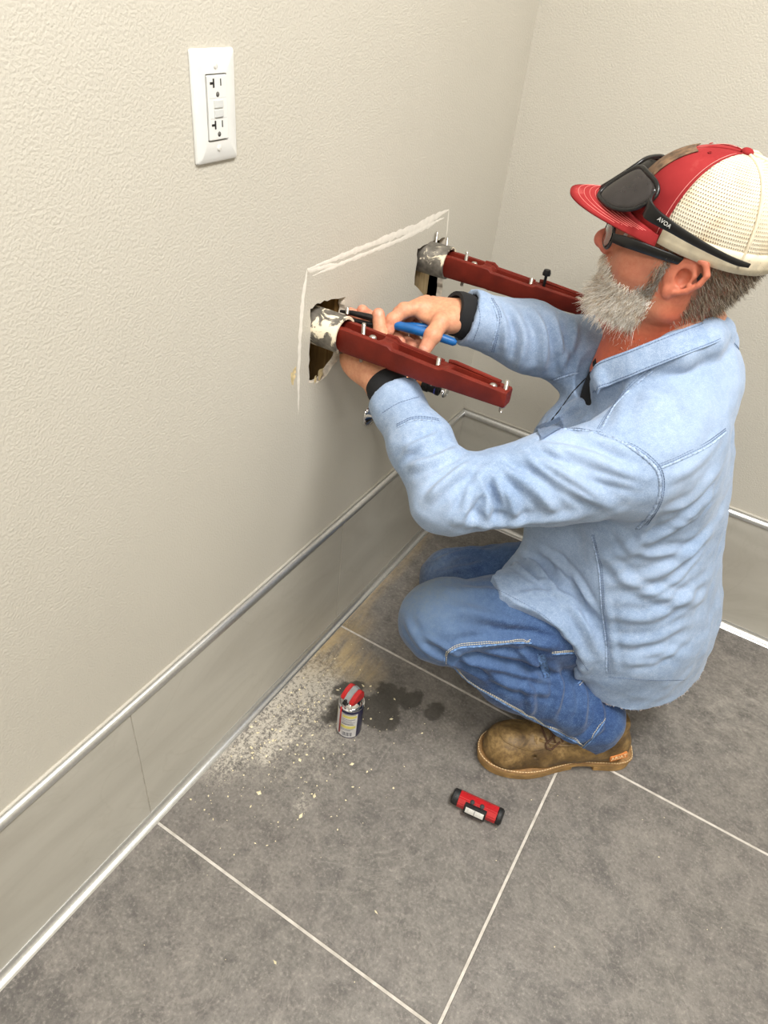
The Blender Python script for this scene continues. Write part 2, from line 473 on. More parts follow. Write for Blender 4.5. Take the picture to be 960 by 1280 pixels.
for cx, cy, rr in ((366, 472, 0.012), (401, 466, 0.012), (394, 474, 0.008), (368, 464, 0.008)):
    c = on(cx, cy, 0, 0.0); bm = bmesh.new()
    cv = bm.verts.new((0.0007, c[1], c[2])); rim = []
    for k in range(14):
        a = 2 * PI * k / 14; q = rr * random.uniform(.5, 1.1); rim.append(bm.verts.new((0.0001, c[1] + q * .7 * math.cos(a), c[2] + q * 1.2 * math.sin(a))))
    for k in range(14): bm.faces.new((cv, rim[k], rim[(k + 1) % 14]))
    obj('glue_stain', bm, M_STAIN, wl, smooth=True)
# ------------------------------------------------------------------ wall outlet
M_GHOLE = simple('grey_hole', (92, 90, 86), 0.8, var=0.1)
M_SLOT = simple('dark_slot', (30, 28, 26), 0.8, var=0.1)
M_SCREW = simple('painted_screw', (226, 224, 218), 0.35, 0.2, var=0.02)
M_CHROME = simple('chrome', (214, 214, 216), 0.10, 1.0, var=0.02)
M_STEEL = simple('zinc_screw', (196, 192, 184), 0.28, 0.9, var=0.06)
OY, OZ = -0.9873 + 0.03495, 1.208 - 0.05715
out = empty('wall_outlet', (0, OY, OZ)); tag(out, 'white double power outlet with test buttons, on the left wall', 'outlet')
def lx(fn):  # local (y right, z up, x out of wall)
    return fn
bm = bmesh.new()
a, b = (0.0699 / 2, 0.1143 / 2), (0.0699 / 2 - 0.0065, 0.1143 / 2 - 0.0065)
def rrect(hy, hz, r, n=5):
    P = []
    for cx, cz, s in ((hy - r, hz - r, 0), (-hy + r, hz - r, 1), (-hy + r, -hz + r, 2), (hy - r, -hz + r, 3)):
        for k in range(n): t = (s + k / (n - 1)) * PI / 2; P.append((cx + r * math.cos(t), cz + r * math.sin(t)))
    return P
levels = [(a[0], a[1], 0.003, 0.0003), (a[0], a[1], 0.003, 0.0018), (a[0] - .0012, a[1] - .0012, .003, 0.0036), (b[0], b[1], 0.002, 0.0062), (0.0174, 0.0338, 0.0015, 0.0064), (0.0172, 0.0336, 0.0015, 0.0030)]
rings = [[bm.verts.new((x, y, z)) for y, z in rrect(hy, hz, r)] for hy, hz, r, x in levels]
for A, B in zip(rings[:-1], rings[1:]):
    for k in range(len(A)): bm.faces.new((A[k], A[(k + 1) % len(A)], B[(k + 1) % len(A)], B[k]))
obj('faceplate', bm, M_WHITE, out, smooth=25)
rec = obj('receptacle', nbox(0.001, 0.0082, -0.0160, 0.0160, -0.0324, 0.0324, bev=0.0010), M_WHITE, out)
for s in (1, -1):
    zc = 0.0224 if s > 0 else -0.0192
    obj('slot', nbox(0.0070, 0.0084, 0.0046, 0.0062, zc - 0.0005, zc + 0.0065), M_SLOT, rec)
    obj('slot', nbox(0.0070, 0.0084, -0.0075, -0.0050, zc - 0.0018, zc + 0.0070), M_SLOT, rec)
    obj('slot', nbox(0.0070, 0.0084, -0.0122, -0.0072, zc + 0.0014, zc + 0.0038), M_SLOT, rec)
    bm = bmesh.new(); lathe(bm, [(0, 0.0084), (0.0027, 0.0084), (0.0027, 0.007)], 14, (0, -0.0004, zc - (0.0085 if s > 0 else 0.0072)), (1, 0, 0)); obj('ground_hole', bm, M_GHOLE, rec)
M_GREYW = simple('grey_white_button', (196, 198, 196), 0.4, var=0.02)
for z in (0.0045, -0.0050): obj('button', nbox(0.0070, 0.0096, -0.0072, 0.0072, z - 0.0040, z + 0.0040, bev=0.0006), M_GREYW, rec)
obj('button_frame', nbox(0.0070, 0.0083, -0.0135, 0.0135, -0.0105, -0.0096), M_GREYW, rec); obj('button_frame', nbox(0.0070, 0.0083, -0.0135, 0.0135, 0.0100, 0.0109), M_SLOT if 0 else M_GREYW, rec)
for s in (1, -1):
    bm = bmesh.new(); lathe(bm, [(0.0033, 0.0058), (0.0033, 0.0068), (0.0026, 0.0074), (0, 0.0076)], 16, (0, 0, s * 0.0415), (1, 0, 0)); box(bm, 0.0072, 0.0078, -0.0004, 0.0004, s * 0.0415 - 0.003, s * 0.0415 + 0.003); obj('screw', bm, M_SCREW, out, smooth=40)['kind'] = 'stuff'

# ------------------------------------------------------------------ steel sleeves in the holes and red support arms
def mat_sleeve(nm, t):
    m = Mat(nm, (118, 112, 104), 0.55, 0.35)
    co = m.coord(); a = m.noise(34, 4, 0.6, vec=co, dist=0.8); b = m.noise(60, 4, vec=co)
    s = m.ramp(a, [(t, 0.0), (t + .05, 1.0)])
    m.color(m.mix(s, m.ramp(b, [(0.3, (78, 74, 68)), (0.7, (138, 132, 122))]), (226, 214, 188)))
    mm = m.ramp(a, [(t, 0.35), (t + .05, 0.0)]); m.l(mm, m.b.inputs['Metallic']); m.rough(m.ramp(a, [(t, 0.42), (t + .05, 0.9)])); m.bump(s, 0.5, 0.002)
    return m.m
M_SLEEVES = {False: mat_sleeve('splashed_steel_sleeve', 0.50), True: mat_sleeve('dark_steel_sleeve', 0.58)}
def mat_red():
    m = Mat('red_primer', (122, 44, 32), 0.5, spec=0.22)
    co = m.coord(); a = m.noise(30, 4, vec=co); b = m.noise(260, 3, vec=co)
    m.color(m.ramp(a, [(0.3, (92, 27, 18)), (0.7, (116, 37, 25))])); m.rough(m.ramp(b, [(0.3, 0.42), (0.7, 0.62)])); m.bump(b, 0.18, 0.001)
    return m.m
M_RED = mat_red()
M_BLACKM = simple('black_metal', (28, 28, 30), 0.35, 0.5, var=0.15)
def uloft(stations):
    """tapered U channel; stations (x, width, height, slot width, slot depth, z shift)"""
    bm = bmesh.new(); rows = []
    for x, w, h, s, d, zo in stations:
        c = 0.18 * h
        sec = [(-w / 2 + c * .6, -h / 2), (w / 2 - c * .6, -h / 2), (w / 2, -h / 2 + c), (w / 2, h / 2 - .0015), (w / 2 - .0015, h / 2), (s / 2, h / 2), (s / 2 - .0008, h / 2 - d), (-s / 2 + .0008, h / 2 - d), (-s / 2, h / 2), (-w / 2 + .0015, h / 2), (-w / 2, h / 2 - .0015), (-w / 2, -h / 2 + c)]
        rows.append([bm.verts.new((x, y, z + zo)) for y, z in sec])
    for A, B in zip(rows[:-1], rows[1:]):
        n = len(A)
        for k in range(n): bm.faces.new((A[k], A[(k + 1) % n], B[(k + 1) % n], B[k]))
    bm.faces.new(rows[0][::-1]); bm.faces.new(rows[-1])
    return bm
def screw_pin(r, h0, h1, x, y, head=True):
    bm = bmesh.new(); prof = [(0, h0), (r * .8, h0), (r, h0 + .001)]
    n = int((h1 - h0) / 0.0012)
    for i in range(n): z = h0 + .001 + (h1 - h0 - .002) * i / n; prof += [(r, z), (r * .86, z + .0005)]
    prof += [(r, h1 - .001), (r * .8, h1), (0, h1)]
    lathe(bm, prof, 12, (x, y, 0)); return bm
def make_arm(loc, label, extra):
    # the sleeve that the arm slides into
    sl = empty('steel_sleeve', loc); 
    bm = bmesh.new(); lathe(bm, [(0.0262, -0.105), (0.0315, -0.105), (0.0315, 0.046), (0.0308, 0.0475), (0.0270, 0.0475), (0.0262, 0.046), (0.0262, -0.105)], 36, (0, 0, 0), (1, 0, 0))
    obj('tube', bm, M_SLEEVES[extra], sl, smooth=35)
    bm = bmesh.new(); lathe(bm, [(0.0, -0.1), (0.026, -0.1), (0.026, -0.08)], 24, (0, 0, 0), (1, 0, 0)); obj('inner_plug', bm, M_BLACKM, sl)
    for i, (dx, h) in enumerate(((0.006, 0.050), (0.030, 0.044)) if extra else ((0.036, 0.040),)):
        o = obj('set_screw', screw_pin(0.0030, 0.028, h, dx, 0.012 if extra else 0.02), M_STEEL, sl, smooth=40)
    o = empty('support_arm', loc)
    tag(o, label, 'support arm', 'red sink support arms')
    T = lambda w, h, s, d: (w, h, s, d)
    st = [(-0.06, .038, .040, .020, .006, 0), (0.052, .040, .042, .022, .010, -.002), (0.056, .040, .043, .022, .012, -.002), (0.118, .038, .041, .022, .012, -.003), (0.120, .038, .041, .010, .001, -.003),
          (0.138, .037, .040, .010, .001, -.003), (0.144, .036, .037, .018, .002, -.006), (0.147, .036, .036, .018, .013, -.006), (0.222, .034, .032, .018, .012, -.008), (0.224, .034, .032, .008, .001, -.008),
          (0.232, .033, .032, .008, .001, -.008), (0.238, .032, .034, .008, .001, -.006), (0.246, .031, .033, .014, .002, -.006), (0.248, .031, .033, .014, .012, -.006), (0.326, .027, .028, .012, .010, -.007), (0.328, .027, .028, .006, .001, -.007), (0.343, .026, .027, .006, .001, -.007), (0.345, .023, .024, .005, .001, -.007)]
    obj('arm_body', uloft(st), M_RED, o, smooth=40)
    # raised rim along the far side of the outer half
    bm = bmesh.new(); sweep(bm, [(0.235, 0.0125, 0.012), (0.245, 0.0125, 0.0135), (0.325, 0.0105, 0.0085)], 0.0035, 8); obj('rib', bm, M_RED, o, smooth=40)
    bm = bmesh.new(); sweep(bm, [(0.118, 0.016, 0.017), (0.136, 0.016, 0.018), (0.146, 0.015, 0.012), (0.225, 0.0145, 0.008)], 0.0032, 8); obj('rib', bm, M_RED, o, smooth=40)
    for x, z0, z1 in ((0.082, -.036, .032), (0.222, -.026, .018), (0.338, -.034, .020)):
        obj('set_screw', screw_pin(0.0034, z0, z1, x, 0.0), M_STEEL, o, smooth=40)
        bm = bmesh.new(); lathe(bm, [(0.0035, 0), (0.0062, 0), (0.0062, 0.003), (0.0035, 0.003)], 6, (x, 0, z0 + .010)); obj('nut', bm, M_STEEL, o)
    for x, z in ((0.101, 0.013), (0.318, 0.004)):
        bm = bmesh.new(); lathe(bm, [(0.0, 0.0045), (0.004, 0.004), (0.0062, 0.0018), (0.0066, 0), (0.0066, -0.004)], 16, (x, -0.001, z)); obj('bolt_head', bm, M_STEEL, o, smooth=40)
    if extra:
        bm = bmesh.new(); lathe(bm, [(0.0028, -.02), (0.0028, .030), (0.0075, .030), (0.0078, .034), (0.006, .040), (0, .041)], 16, (0.248, 0, 0)); obj('capped_bolt', bm, M_BLACKM, o, smooth=40)
        bm = bmesh.new(); box(bm, 0.236, 0.262, -0.012, 0.012, -0.042, -0.020, bev=0.003); obj('clamp_bracket', bm, M_BLACKM, o, smooth=40)
        bm = bmesh.new(); lathe(bm, [(0.0, -.0515), (0.009, -.051), (0.010, -.048), (0.010, -.042)], 6, (0.249, 0, 0)); obj('clamp_nut', bm, M_CHROME, o)
    return sl, o
slv1, arm1 = make_arm((0, -0.7150, 0.8065), 'red-painted sink support arm nearest the camera, gripped at its root by both hands', False)
slv2, arm2 = make_arm((0, -0.3450, 0.8360), 'red-painted sink support arm behind, its tip hidden by the beard', True)
tag(slv1, 'steel sleeve splashed with plaster in the left hole, hands around it', 'pipe', 'steel sleeves in the wall holes')
tag(slv2, 'dark grey steel sleeve in the farther hole, two screws on top', 'pipe', 'steel sleeves in the wall holes')

# ------------------------------------------------------------------ shut-off valves
M_COPPER = simple('copper', (196, 128, 88), 0.3, 0.9, var=0.1, scale=90)
M_BLUEL = simple('blue_tag', (52, 62, 150), 0.4, var=0.1)
def make_valve(loc, label, first):
    o = empty('shutoff_valve', loc); tag(o, label, 'valve', 'shut-off valves on the left wall')
    bm = bmesh.new(); lathe(bm, [(0.0075, 0.014), (0.009, 0.014), (0.011, 0.011), (0.022, 0.006), (0.0255, 0.002), (0.0258, 0.0004)], 32, (0, 0, 0), (1, 0, 0)); obj('escutcheon', bm, M_CHROME, o, smooth=40)
    bm = bmesh.new(); sweep(bm, [(0.004, 0, 0), (0.062, 0, 0)], 0.0078, 16); obj('pipe_stub', bm, M_COPPER, o, smooth=40)
    bm = bmesh.new(); lathe(bm, [(0.0085, 0.020), (0.0115, 0.021), (0.0115, 0.036), (0.0085, 0.037)], 6, (0, 0, 0), (1, 0, 0)); obj('sleeve_nut', bm, M_BLACKM if not first else M_CHROME, o)
    bm = bmesh.new(); lathe(bm, [(0.008, 0.052), (0.013, 0.053), (0.013, 0.066), (0.011, 0.068), (0.011, 0.085), (0.0125, 0.086), (0.0125, 0.092), (0.006, 0.094), (0.0, 0.094)], 16, (0, 0, 0), (1, 0, 0)); obj('valve_body', bm, M_BLACKM, o, smooth=35)
    bm = bmesh.new(); lathe(bm, [(0.008, 0.0), (0.008, 0.014), (0.0095, 0.015), (0.0095, 0.026), (0.006, 0.027), (0.006, 0.016)], 6, (0.074, 0, 0.008), (0, 0, 1)); obj('outlet_nut', bm, M_CHROME, o)
    bm = bmesh.new(); lathe(bm, [(0.0, 0.092), (0.004, 0.092), (0.004, 0.104), (0.0, 0.104)], 12, (0, 0, 0), (1, 0, 0)); obj('stem', bm, M_CHROME, o)
    bm = bmesh.new(); bmesh.ops.create_uvsphere(bm, u_segments=20, v_segments=10, radius=1.0); bmesh.ops.scale(bm, vec=(0.0045, 0.017, 0.010), verts=bm.verts); bmesh.ops.translate(bm, vec=(0.107, 0, 0), verts=bm.verts); obj('handle', bm, M_CHROME, o, smooth=True)
    obj('blue_tag', nbox(0.084, 0.087, -0.0128, 0.0128, -0.006, 0.006, bev=0.001), M_BLUEL, o)
    return o
e1 = on(462, 518, 0, 0); e2 = on(503, 471, 0, 0)
make_valve((0, e1[1], e1[2]), 'chrome shut-off valve half hidden behind the near denim sleeve', True)
make_valve((0, e2[1], e2[2]), 'black and chrome shut-off valve under the red arm by the corner', False)

# ------------------------------------------------------------------ pliers
M_BLUEH = simple('blue_grip', (20, 92, 156), 0.4, var=0.08)
M_GUN = simple('gunmetal', (44, 42, 42), 0.35, 0.7, var=0.15)
p0, p1, p2 = at(425, 393, 1.208), at(489, 408, 1.200), at(571, 427, 1.176)
ax_ = (p2 - p0) / np.linalg.norm(p2 - p0); up_ = np.array([0, 0, 1.0]); up_ = up_ - ax_ * (up_ @ ax_); up_ /= np.linalg.norm(up_); sd_ = np.cross(up_, ax_)
LP = np.linalg.norm(p2 - p0)
pli = empty('pliers', p0); bpy.context.view_layer.update()
tag(pli, 'long-nosed pliers with blue grips held in both hands', 'pliers')
def pl(x, s, u): return tuple(ax_ * x + sd_ * s + up_ * u)
def taper(pts, mat, name, n=10):
    """flattened bar through (x, side, up, half width side, half height up)"""
    bm = bmesh.new(); rows = []
    for x, s, u, hs, hu in pts:
        rows.append([bm.verts.new(pl(x, s + hs * math.copysign(abs(math.cos(t)) ** .6, math.cos(t)), u + hu * math.copysign(abs(math.sin(t)) ** .6, math.sin(t)))) for t in np.linspace(0, 2 * PI, n, endpoint=False)])
    for A, B in zip(rows[:-1], rows[1:]):
        for k in range(n): bm.faces.new((A[k], A[(k + 1) % n], B[(k + 1) % n], B[k]))
    bm.faces.new(rows[0][::-1]); bm.faces.new(rows[-1]); return obj(name, bm, mat, pli, smooth=50)
k_ = LP / 0.20
taper([(0, 0, .006, .003, .002), (.02 * k_, 0, .0075, .004, .004), (.05 * k_, 0, .007, .005, .0055), (.075 * k_, 0, .003, .006, .007), (.090 * k_, 0, -.004, .006, .006)], M_GUN, 'jaw')
taper([(0, 0, -.002, .003, .002), (.02 * k_, 0, -.0045, .004, .0035), (.05 * k_, 0, -.006, .005, .005), (.075 * k_, 0, -.003, .006, .007), (.090 * k_, 0, .004, .006, .006)], M_GUN, 'jaw')
bm = bmesh.new(); lathe(bm, [(0, .0085), (.005, .0085), (.006, .0075), (.006, -.0075), (0, -.0085)], 16, pl(.074 * k_, 0, 0), tuple(sd_)); obj('pivot', bm, M_STEEL, pli, smooth=40)
taper([(.086 * k_, 0, .003, .005, .005), (.092 * k_, 0, .004, .0068, .0070), (.13 * k_, 0, .004, .0072, .0075), (.17 * k_, 0, .001, .0068, .0068), (.195 * k_, 0, -.002, .0062, .006), (.2 * k_, 0, -.0025, .003, .003)], M_BLUEH, 'grip')
taper([(.086 * k_, .002, -.004, .005, .005), (.092 * k_, .010, -.003, .0068, .0055), (.12 * k_, .020, .000, .006, .006), (.145 * k_, .026, .002, .006, .006), (.16 * k_, .028, .002, .005, .005), (.165 * k_, .028, .002, .003, .003)], M_BLUEH, 'grip')

# ------------------------------------------------------------------ spray can
CANX, CANY = 0.2045, -0.8480
can = empty('spray_can', (CANX, CANY, 0)); can.rotation_euler = (0, 0, math.atan2(CAM[1] - CANY, CAM[0] - CANX))   # local +x faces the room
tag(can, 'small blue and white oil spray can with red nozzle on the floor', 'spray can')
M_NAVY = simple('navy_paint', (22, 24, 66), 0.28, var=0.08); M_LABEL = simple('pale_label', (208, 206, 206), 0.4, var=0.04); M_YEL = simple('yellow_print', (214, 204, 110), 0.45, var=0.04)
M_INK = simple('ink', (76, 80, 92), 0.6, var=0.1); M_CANRED = simple('red_plastic', (176, 34, 36), 0.35, var=0.05); M_CGREY = simple('grey_plastic', (136, 138, 138), 0.45, var=0.04)
CR, CH = 0.0265, 0.090
bm = bmesh.new(); lathe(bm, [(0, 0.001), (CR - .003, 0.001), (CR - .0005, 0.0), (CR, 0.002), (CR, CH), (CR - .001, CH + .001)], 40); obj('can_body', bm, M_NAVY, can, smooth=40)
bm = bmesh.new(); lathe(bm, [(CR - .001, CH + .0005), (CR + .0008, CH + .001), (CR + .0008, CH + .0035), (CR - .0015, CH + .0042), (CR - .004, CH + .002), (CR - .006, CH + .006), (CR - .012, CH + .012), (.010, CH + .014), (0, CH + .014)], 40); obj('top_rim', bm, M_CHROME, can, smooth=40)
def wrap(a0, a1, z0, z1, r, n=10):
    bm = bmesh.new(); A = []; B = []
    for i in range(n + 1):
        a = math.radians(a0 + (a1 - a0) * i / n); A.append(bm.verts.new((r * math.cos(a), r * math.sin(a), z0))); B.append(bm.verts.new((r * math.cos(a), r * math.sin(a), z1)))
    for i in range(n): bm.faces.new((A[i], A[i + 1], B[i + 1], B[i]))
    return bm
lab = obj('label_panel', wrap(-100, 36, 0.004, CH - .008, CR + .00025, 24), M_LABEL, can, smooth=True)
obj('yellow_band', wrap(-34, 32, CH - .021, CH - .013, CR + .0004), M_YEL, lab, smooth=True)
obj('yellow_band', wrap(-40, 30, 0.034, 0.043, CR + .0004), M_YEL, lab, smooth=True)
for z, a0, a1 in ((CH - .0105, -36, 28), (CH - .026, -34, 26), (CH - .031, -36, 10), (CH - .036, -34, 24), (CH - .041, -36, 16), (.047, -36, 22), (.031, -38, 22), (.027, -38, 8)):
    obj('print_line', wrap(a0, a1, z, z + .0013, CR + .0005), M_INK, lab, smooth=True)
for i in range(9):
    a = -30 + i * 5.2; obj('barcode_bar', wrap(a, a + (3.2 if i % 3 else 1.8), 0.008, 0.021, CR + .0005, 2), M_INK, lab)
obj('yellow_field', wrap(-100, -78, .05, .075, CR + .0004, 4), M_YEL, lab, smooth=True)
# nozzle: grey tilting actuator between two red cheeks, straw folded down the side
noz = empty('nozzle', (0, 0, CH + .012)); noz.parent = can; noz.rotation_euler = (0, 0, math.radians(-38))
def cheek(y0, y1):
    prof = [(-.018, .000), (.012, .000), (.019, .006), (.017, .012), (.004, .024), (-.010, .027), (-.019, .018), (-.0205, .006)]
    bm = bmesh.new(); prism(bm, prof, y0, y1, lambda u, v, w: (u, w, v)); bmesh.ops.bevel(bm, geom=list(bm.edges), offset=.0016, segments=2, affect='EDGES'); return bm
obj('nozzle_cheek', cheek(.0065, .0165), M_CANRED, noz, smooth=35); obj('nozzle_cheek', cheek(-.0165, -.0065), M_CANRED, noz, smooth=35)
prof = [(-.017, .000), (.014, .000), (.020, .008), (.008, .021), (-.008, .0285), (-.018, .022)]
bm = bmesh.new(); prism(bm, prof, -.0065, .0065, lambda u, v, w: (u, w, v)); bmesh.ops.bevel(bm, geom=list(bm.edges), offset=.0014, segments=2, affect='EDGES'); obj('actuator', bm, M_CGREY, noz, smooth=35)
bm = bmesh.new(); lathe(bm, [(.0, .0), (.0032, .0), (.0034, .006), (.0028, .006), (.0026, .001)], 14, (.017, 0, .008), (1, 0, .6)); obj('spray_orifice', bm, M_SLOT, noz)
bm = bmesh.new(); lathe(bm, [(0, -.004), (.0045, -.004), (.005, 0), (.0045, .004), (0, .004)], 14, (.021, 0, .004), (0, 1, 0)); obj('straw_hinge', bm, M_BLACKM, noz, smooth=40)
a_ = math.radians(-42); sx, sy = (CR + .003) * math.cos(a_), (CR + .003) * math.sin(a_)
bm = bmesh.new(); sweep(bm, [(sx, sy, CH + .010), (sx, sy, CH - .01), (sx, sy, 0.016)], 0.0017, 8); obj('straw', bm, M_CANRED, can, smooth=True)

# ------------------------------------------------------------------ red work light
wl0, wl1 = on(567, 994, 2, 0.018), on(626, 1021, 2, 0.018)
wlc = (wl0 + wl1) / 2; wang = math.atan2(wl1[1] - wl0[1], wl1[0] - wl0[0]); WLh = np.linalg.norm(wl1 - wl0) / 2
lamp = empty('work_light', (wlc[0], wlc[1], 0.0175)); lamp.rotation_euler = (0, 0, wang)
tag(lamp, 'small red and black pocket work light lying on the tile', 'work light')
M_LRED = simple('gloss_red_plastic', (168, 26, 30), 0.3, var=0.06); M_RUB = simple('black_rubber', (24, 24, 25), 0.6, var=0.15)
M_LENS = simple('clear_white_lens', (214, 212, 206), 0.15, var=0.06, scale=220)
oct_ = lambda r: [(r * math.cos(t), r * math.sin(t)) for t in np.linspace(PI / 8, 2 * PI + PI / 8, 8, endpoint=False)]
bm = bmesh.new(); prism(bm, oct_(.0172), -WLh + .010, WLh - .006, lambda u, v, w: (w, u, v)); bmesh.ops.bevel(bm, geom=list(bm.edges), offset=.002, segments=2, affect='EDGES'); obj('housing', bm, M_LRED, lamp, smooth=35)
bm = bmesh.new(); lathe(bm, [(0, -WLh - .002), (.012, -WLh - .002), (.0150, -WLh), (.0158, -WLh + .004), (.0158, -WLh + .011), (.0145, -WLh + .013)], 24, (0, 0, 0), (1, 0, 0)); obj('end_cap', bm, M_RUB, lamp, smooth=40)
bm = bmesh.new(); lathe(bm, [(.0145, WLh - .008), (.0165, WLh - .006), (.0165, WLh), (.013, WLh + .004), (0, WLh + .004)], 24, (0, 0, 0), (1, 0, 0)); obj('end_cap', bm, M_RUB, lamp, smooth=40)
cz = math.radians(-150)
def lw(x, r, t, a=-28):   # local point: along, out, around; window faces up towards the near side
    A = math.radians(a); return (x, r * math.cos(A) * -1 * 1 + 0, 0)
def wbox(x0, x1, y0, y1, z0, z1, ang, mat, name, bev=.0012):
    bm = nbox(x0, x1, y0, y1, z0, z1, bev=bev); bmesh.ops.rotate(bm, cent=(0, 0, 0), matrix=Matrix.Rotation(ang, 3, 'X'), verts=bm.verts); return obj(name, bm, mat, lamp, smooth=35)
WA = math.radians(74)
wbox(-.022, .022, -.0105, .0105, .0120, .0215, WA, M_RUB, 'lens_frame'); wbox(-.0185, .0185, -.0066, .0066, .0205, .0222, WA, M_LENS, 'lens', .0006)
wbox(-.0008, .0008, -.0066, .0066, .0220, .0226, WA, M_CGREY, 'lens_bar', .0002)
for x in (-.010, .010):
    bm = bmesh.new(); lathe(bm, [(.0046, .0150), (.0046, .0172), (.003, .0180), (0, .0180)], 16, (x, 0, 0), (0, 0, 1)); bmesh.ops.rotate(bm, cent=(0, 0, 0), matrix=Matrix.Rotation(math.radians(22), 3, 'X'), verts=bm.verts); obj('button', bm, M_RUB, lamp, smooth=40)
# ------------------------------------------------------------------ crumbs and plaster lump
M_CRUMB = simple('plaster_crumb', (226, 214, 178), 0.9, var=0.12, scale=300)
def crumbs():
    bm = bmesh.new(); r = random.Random(11)
    spots = []
    for _ in range(330):
        t = r.random()
        if t < .55: x, y = abs(r.gauss(0.03, .09)) + .03, r.gauss(-.90, .12)
        elif t < .85: x, y = r.uniform(.05, .36), r.uniform(-1.12, -.72)
        else: x, y = r.uniform(.05, 1.0), r.uniform(-1.5, -.45)
        if x < .03 or y > -.62 and x > .05: continue
        spots.append((x, y, r.choice((.0008, .001, .0012, .0016, .0022, .003)) if t < .85 else r.uniform(.0006, .0014)))
    for px, py, s in ((324, 991, .006), (393, 995, .004), (344, 1203, .004), (470, 1140, .003), (376, 1020, .005), (375, 950, .004), (440, 955, .004)):
        q = on(px, py, 2, 0); spots.append((q[0], q[1], s))
    for x, y, s in spots:
        a = r.uniform(0, 6.28); ca, sa = math.cos(a), math.sin(a); l, w, h = s * r.uniform(.8, 1.8), s * r.uniform(.5, 1.0), s * r.uniform(.4, .8)
        P = [(l, 0, 0), (0, w, 0), (-l * .8, w * .2, 0), (-l * .1, -w, 0), (l * .2, 0, h), (-l * .4, .1 * w, h * .7)]
        v = [bm.verts.new((x + px * ca - py * sa, y + px * sa + py * ca, pz + .0001)) for px, py, pz in P]
        for f in ((0, 1, 4), (1, 5, 4), (1, 2, 5), (2, 3, 5), (3, 4, 5), (3, 0, 4), (0, 3, 2, 1)): bm.faces.new([v[i] for i in f])
    return bm
tag(obj('plaster_crumbs', crumbs(), M_CRUMB), 'pale plaster crumbs scattered on the floor along the left baseboard', 'crumbs', kind='stuff')
q = on(541, 650, 2, 0.0); bm = bmesh.new(); bmesh.ops.create_icosphere(bm, subdivisions=2, radius=1.0)
for v in bm.verts: n_ = mnoise.noise(v.co * 1.7) * .35; v.co = Vector((v.co.x * .020, v.co.y * .026, v.co.z * .010)) * (1 + n_)
bmesh.ops.translate(bm, vec=(max(q[0], .055), q[1], .0085), verts=bm.verts)
tag(obj('plaster_lump', bm, simple('pinkish_plaster', (206, 176, 150), .9, var=.1), smooth=50), 'pinkish plaster lump on the floor in the wall corner', 'plaster')
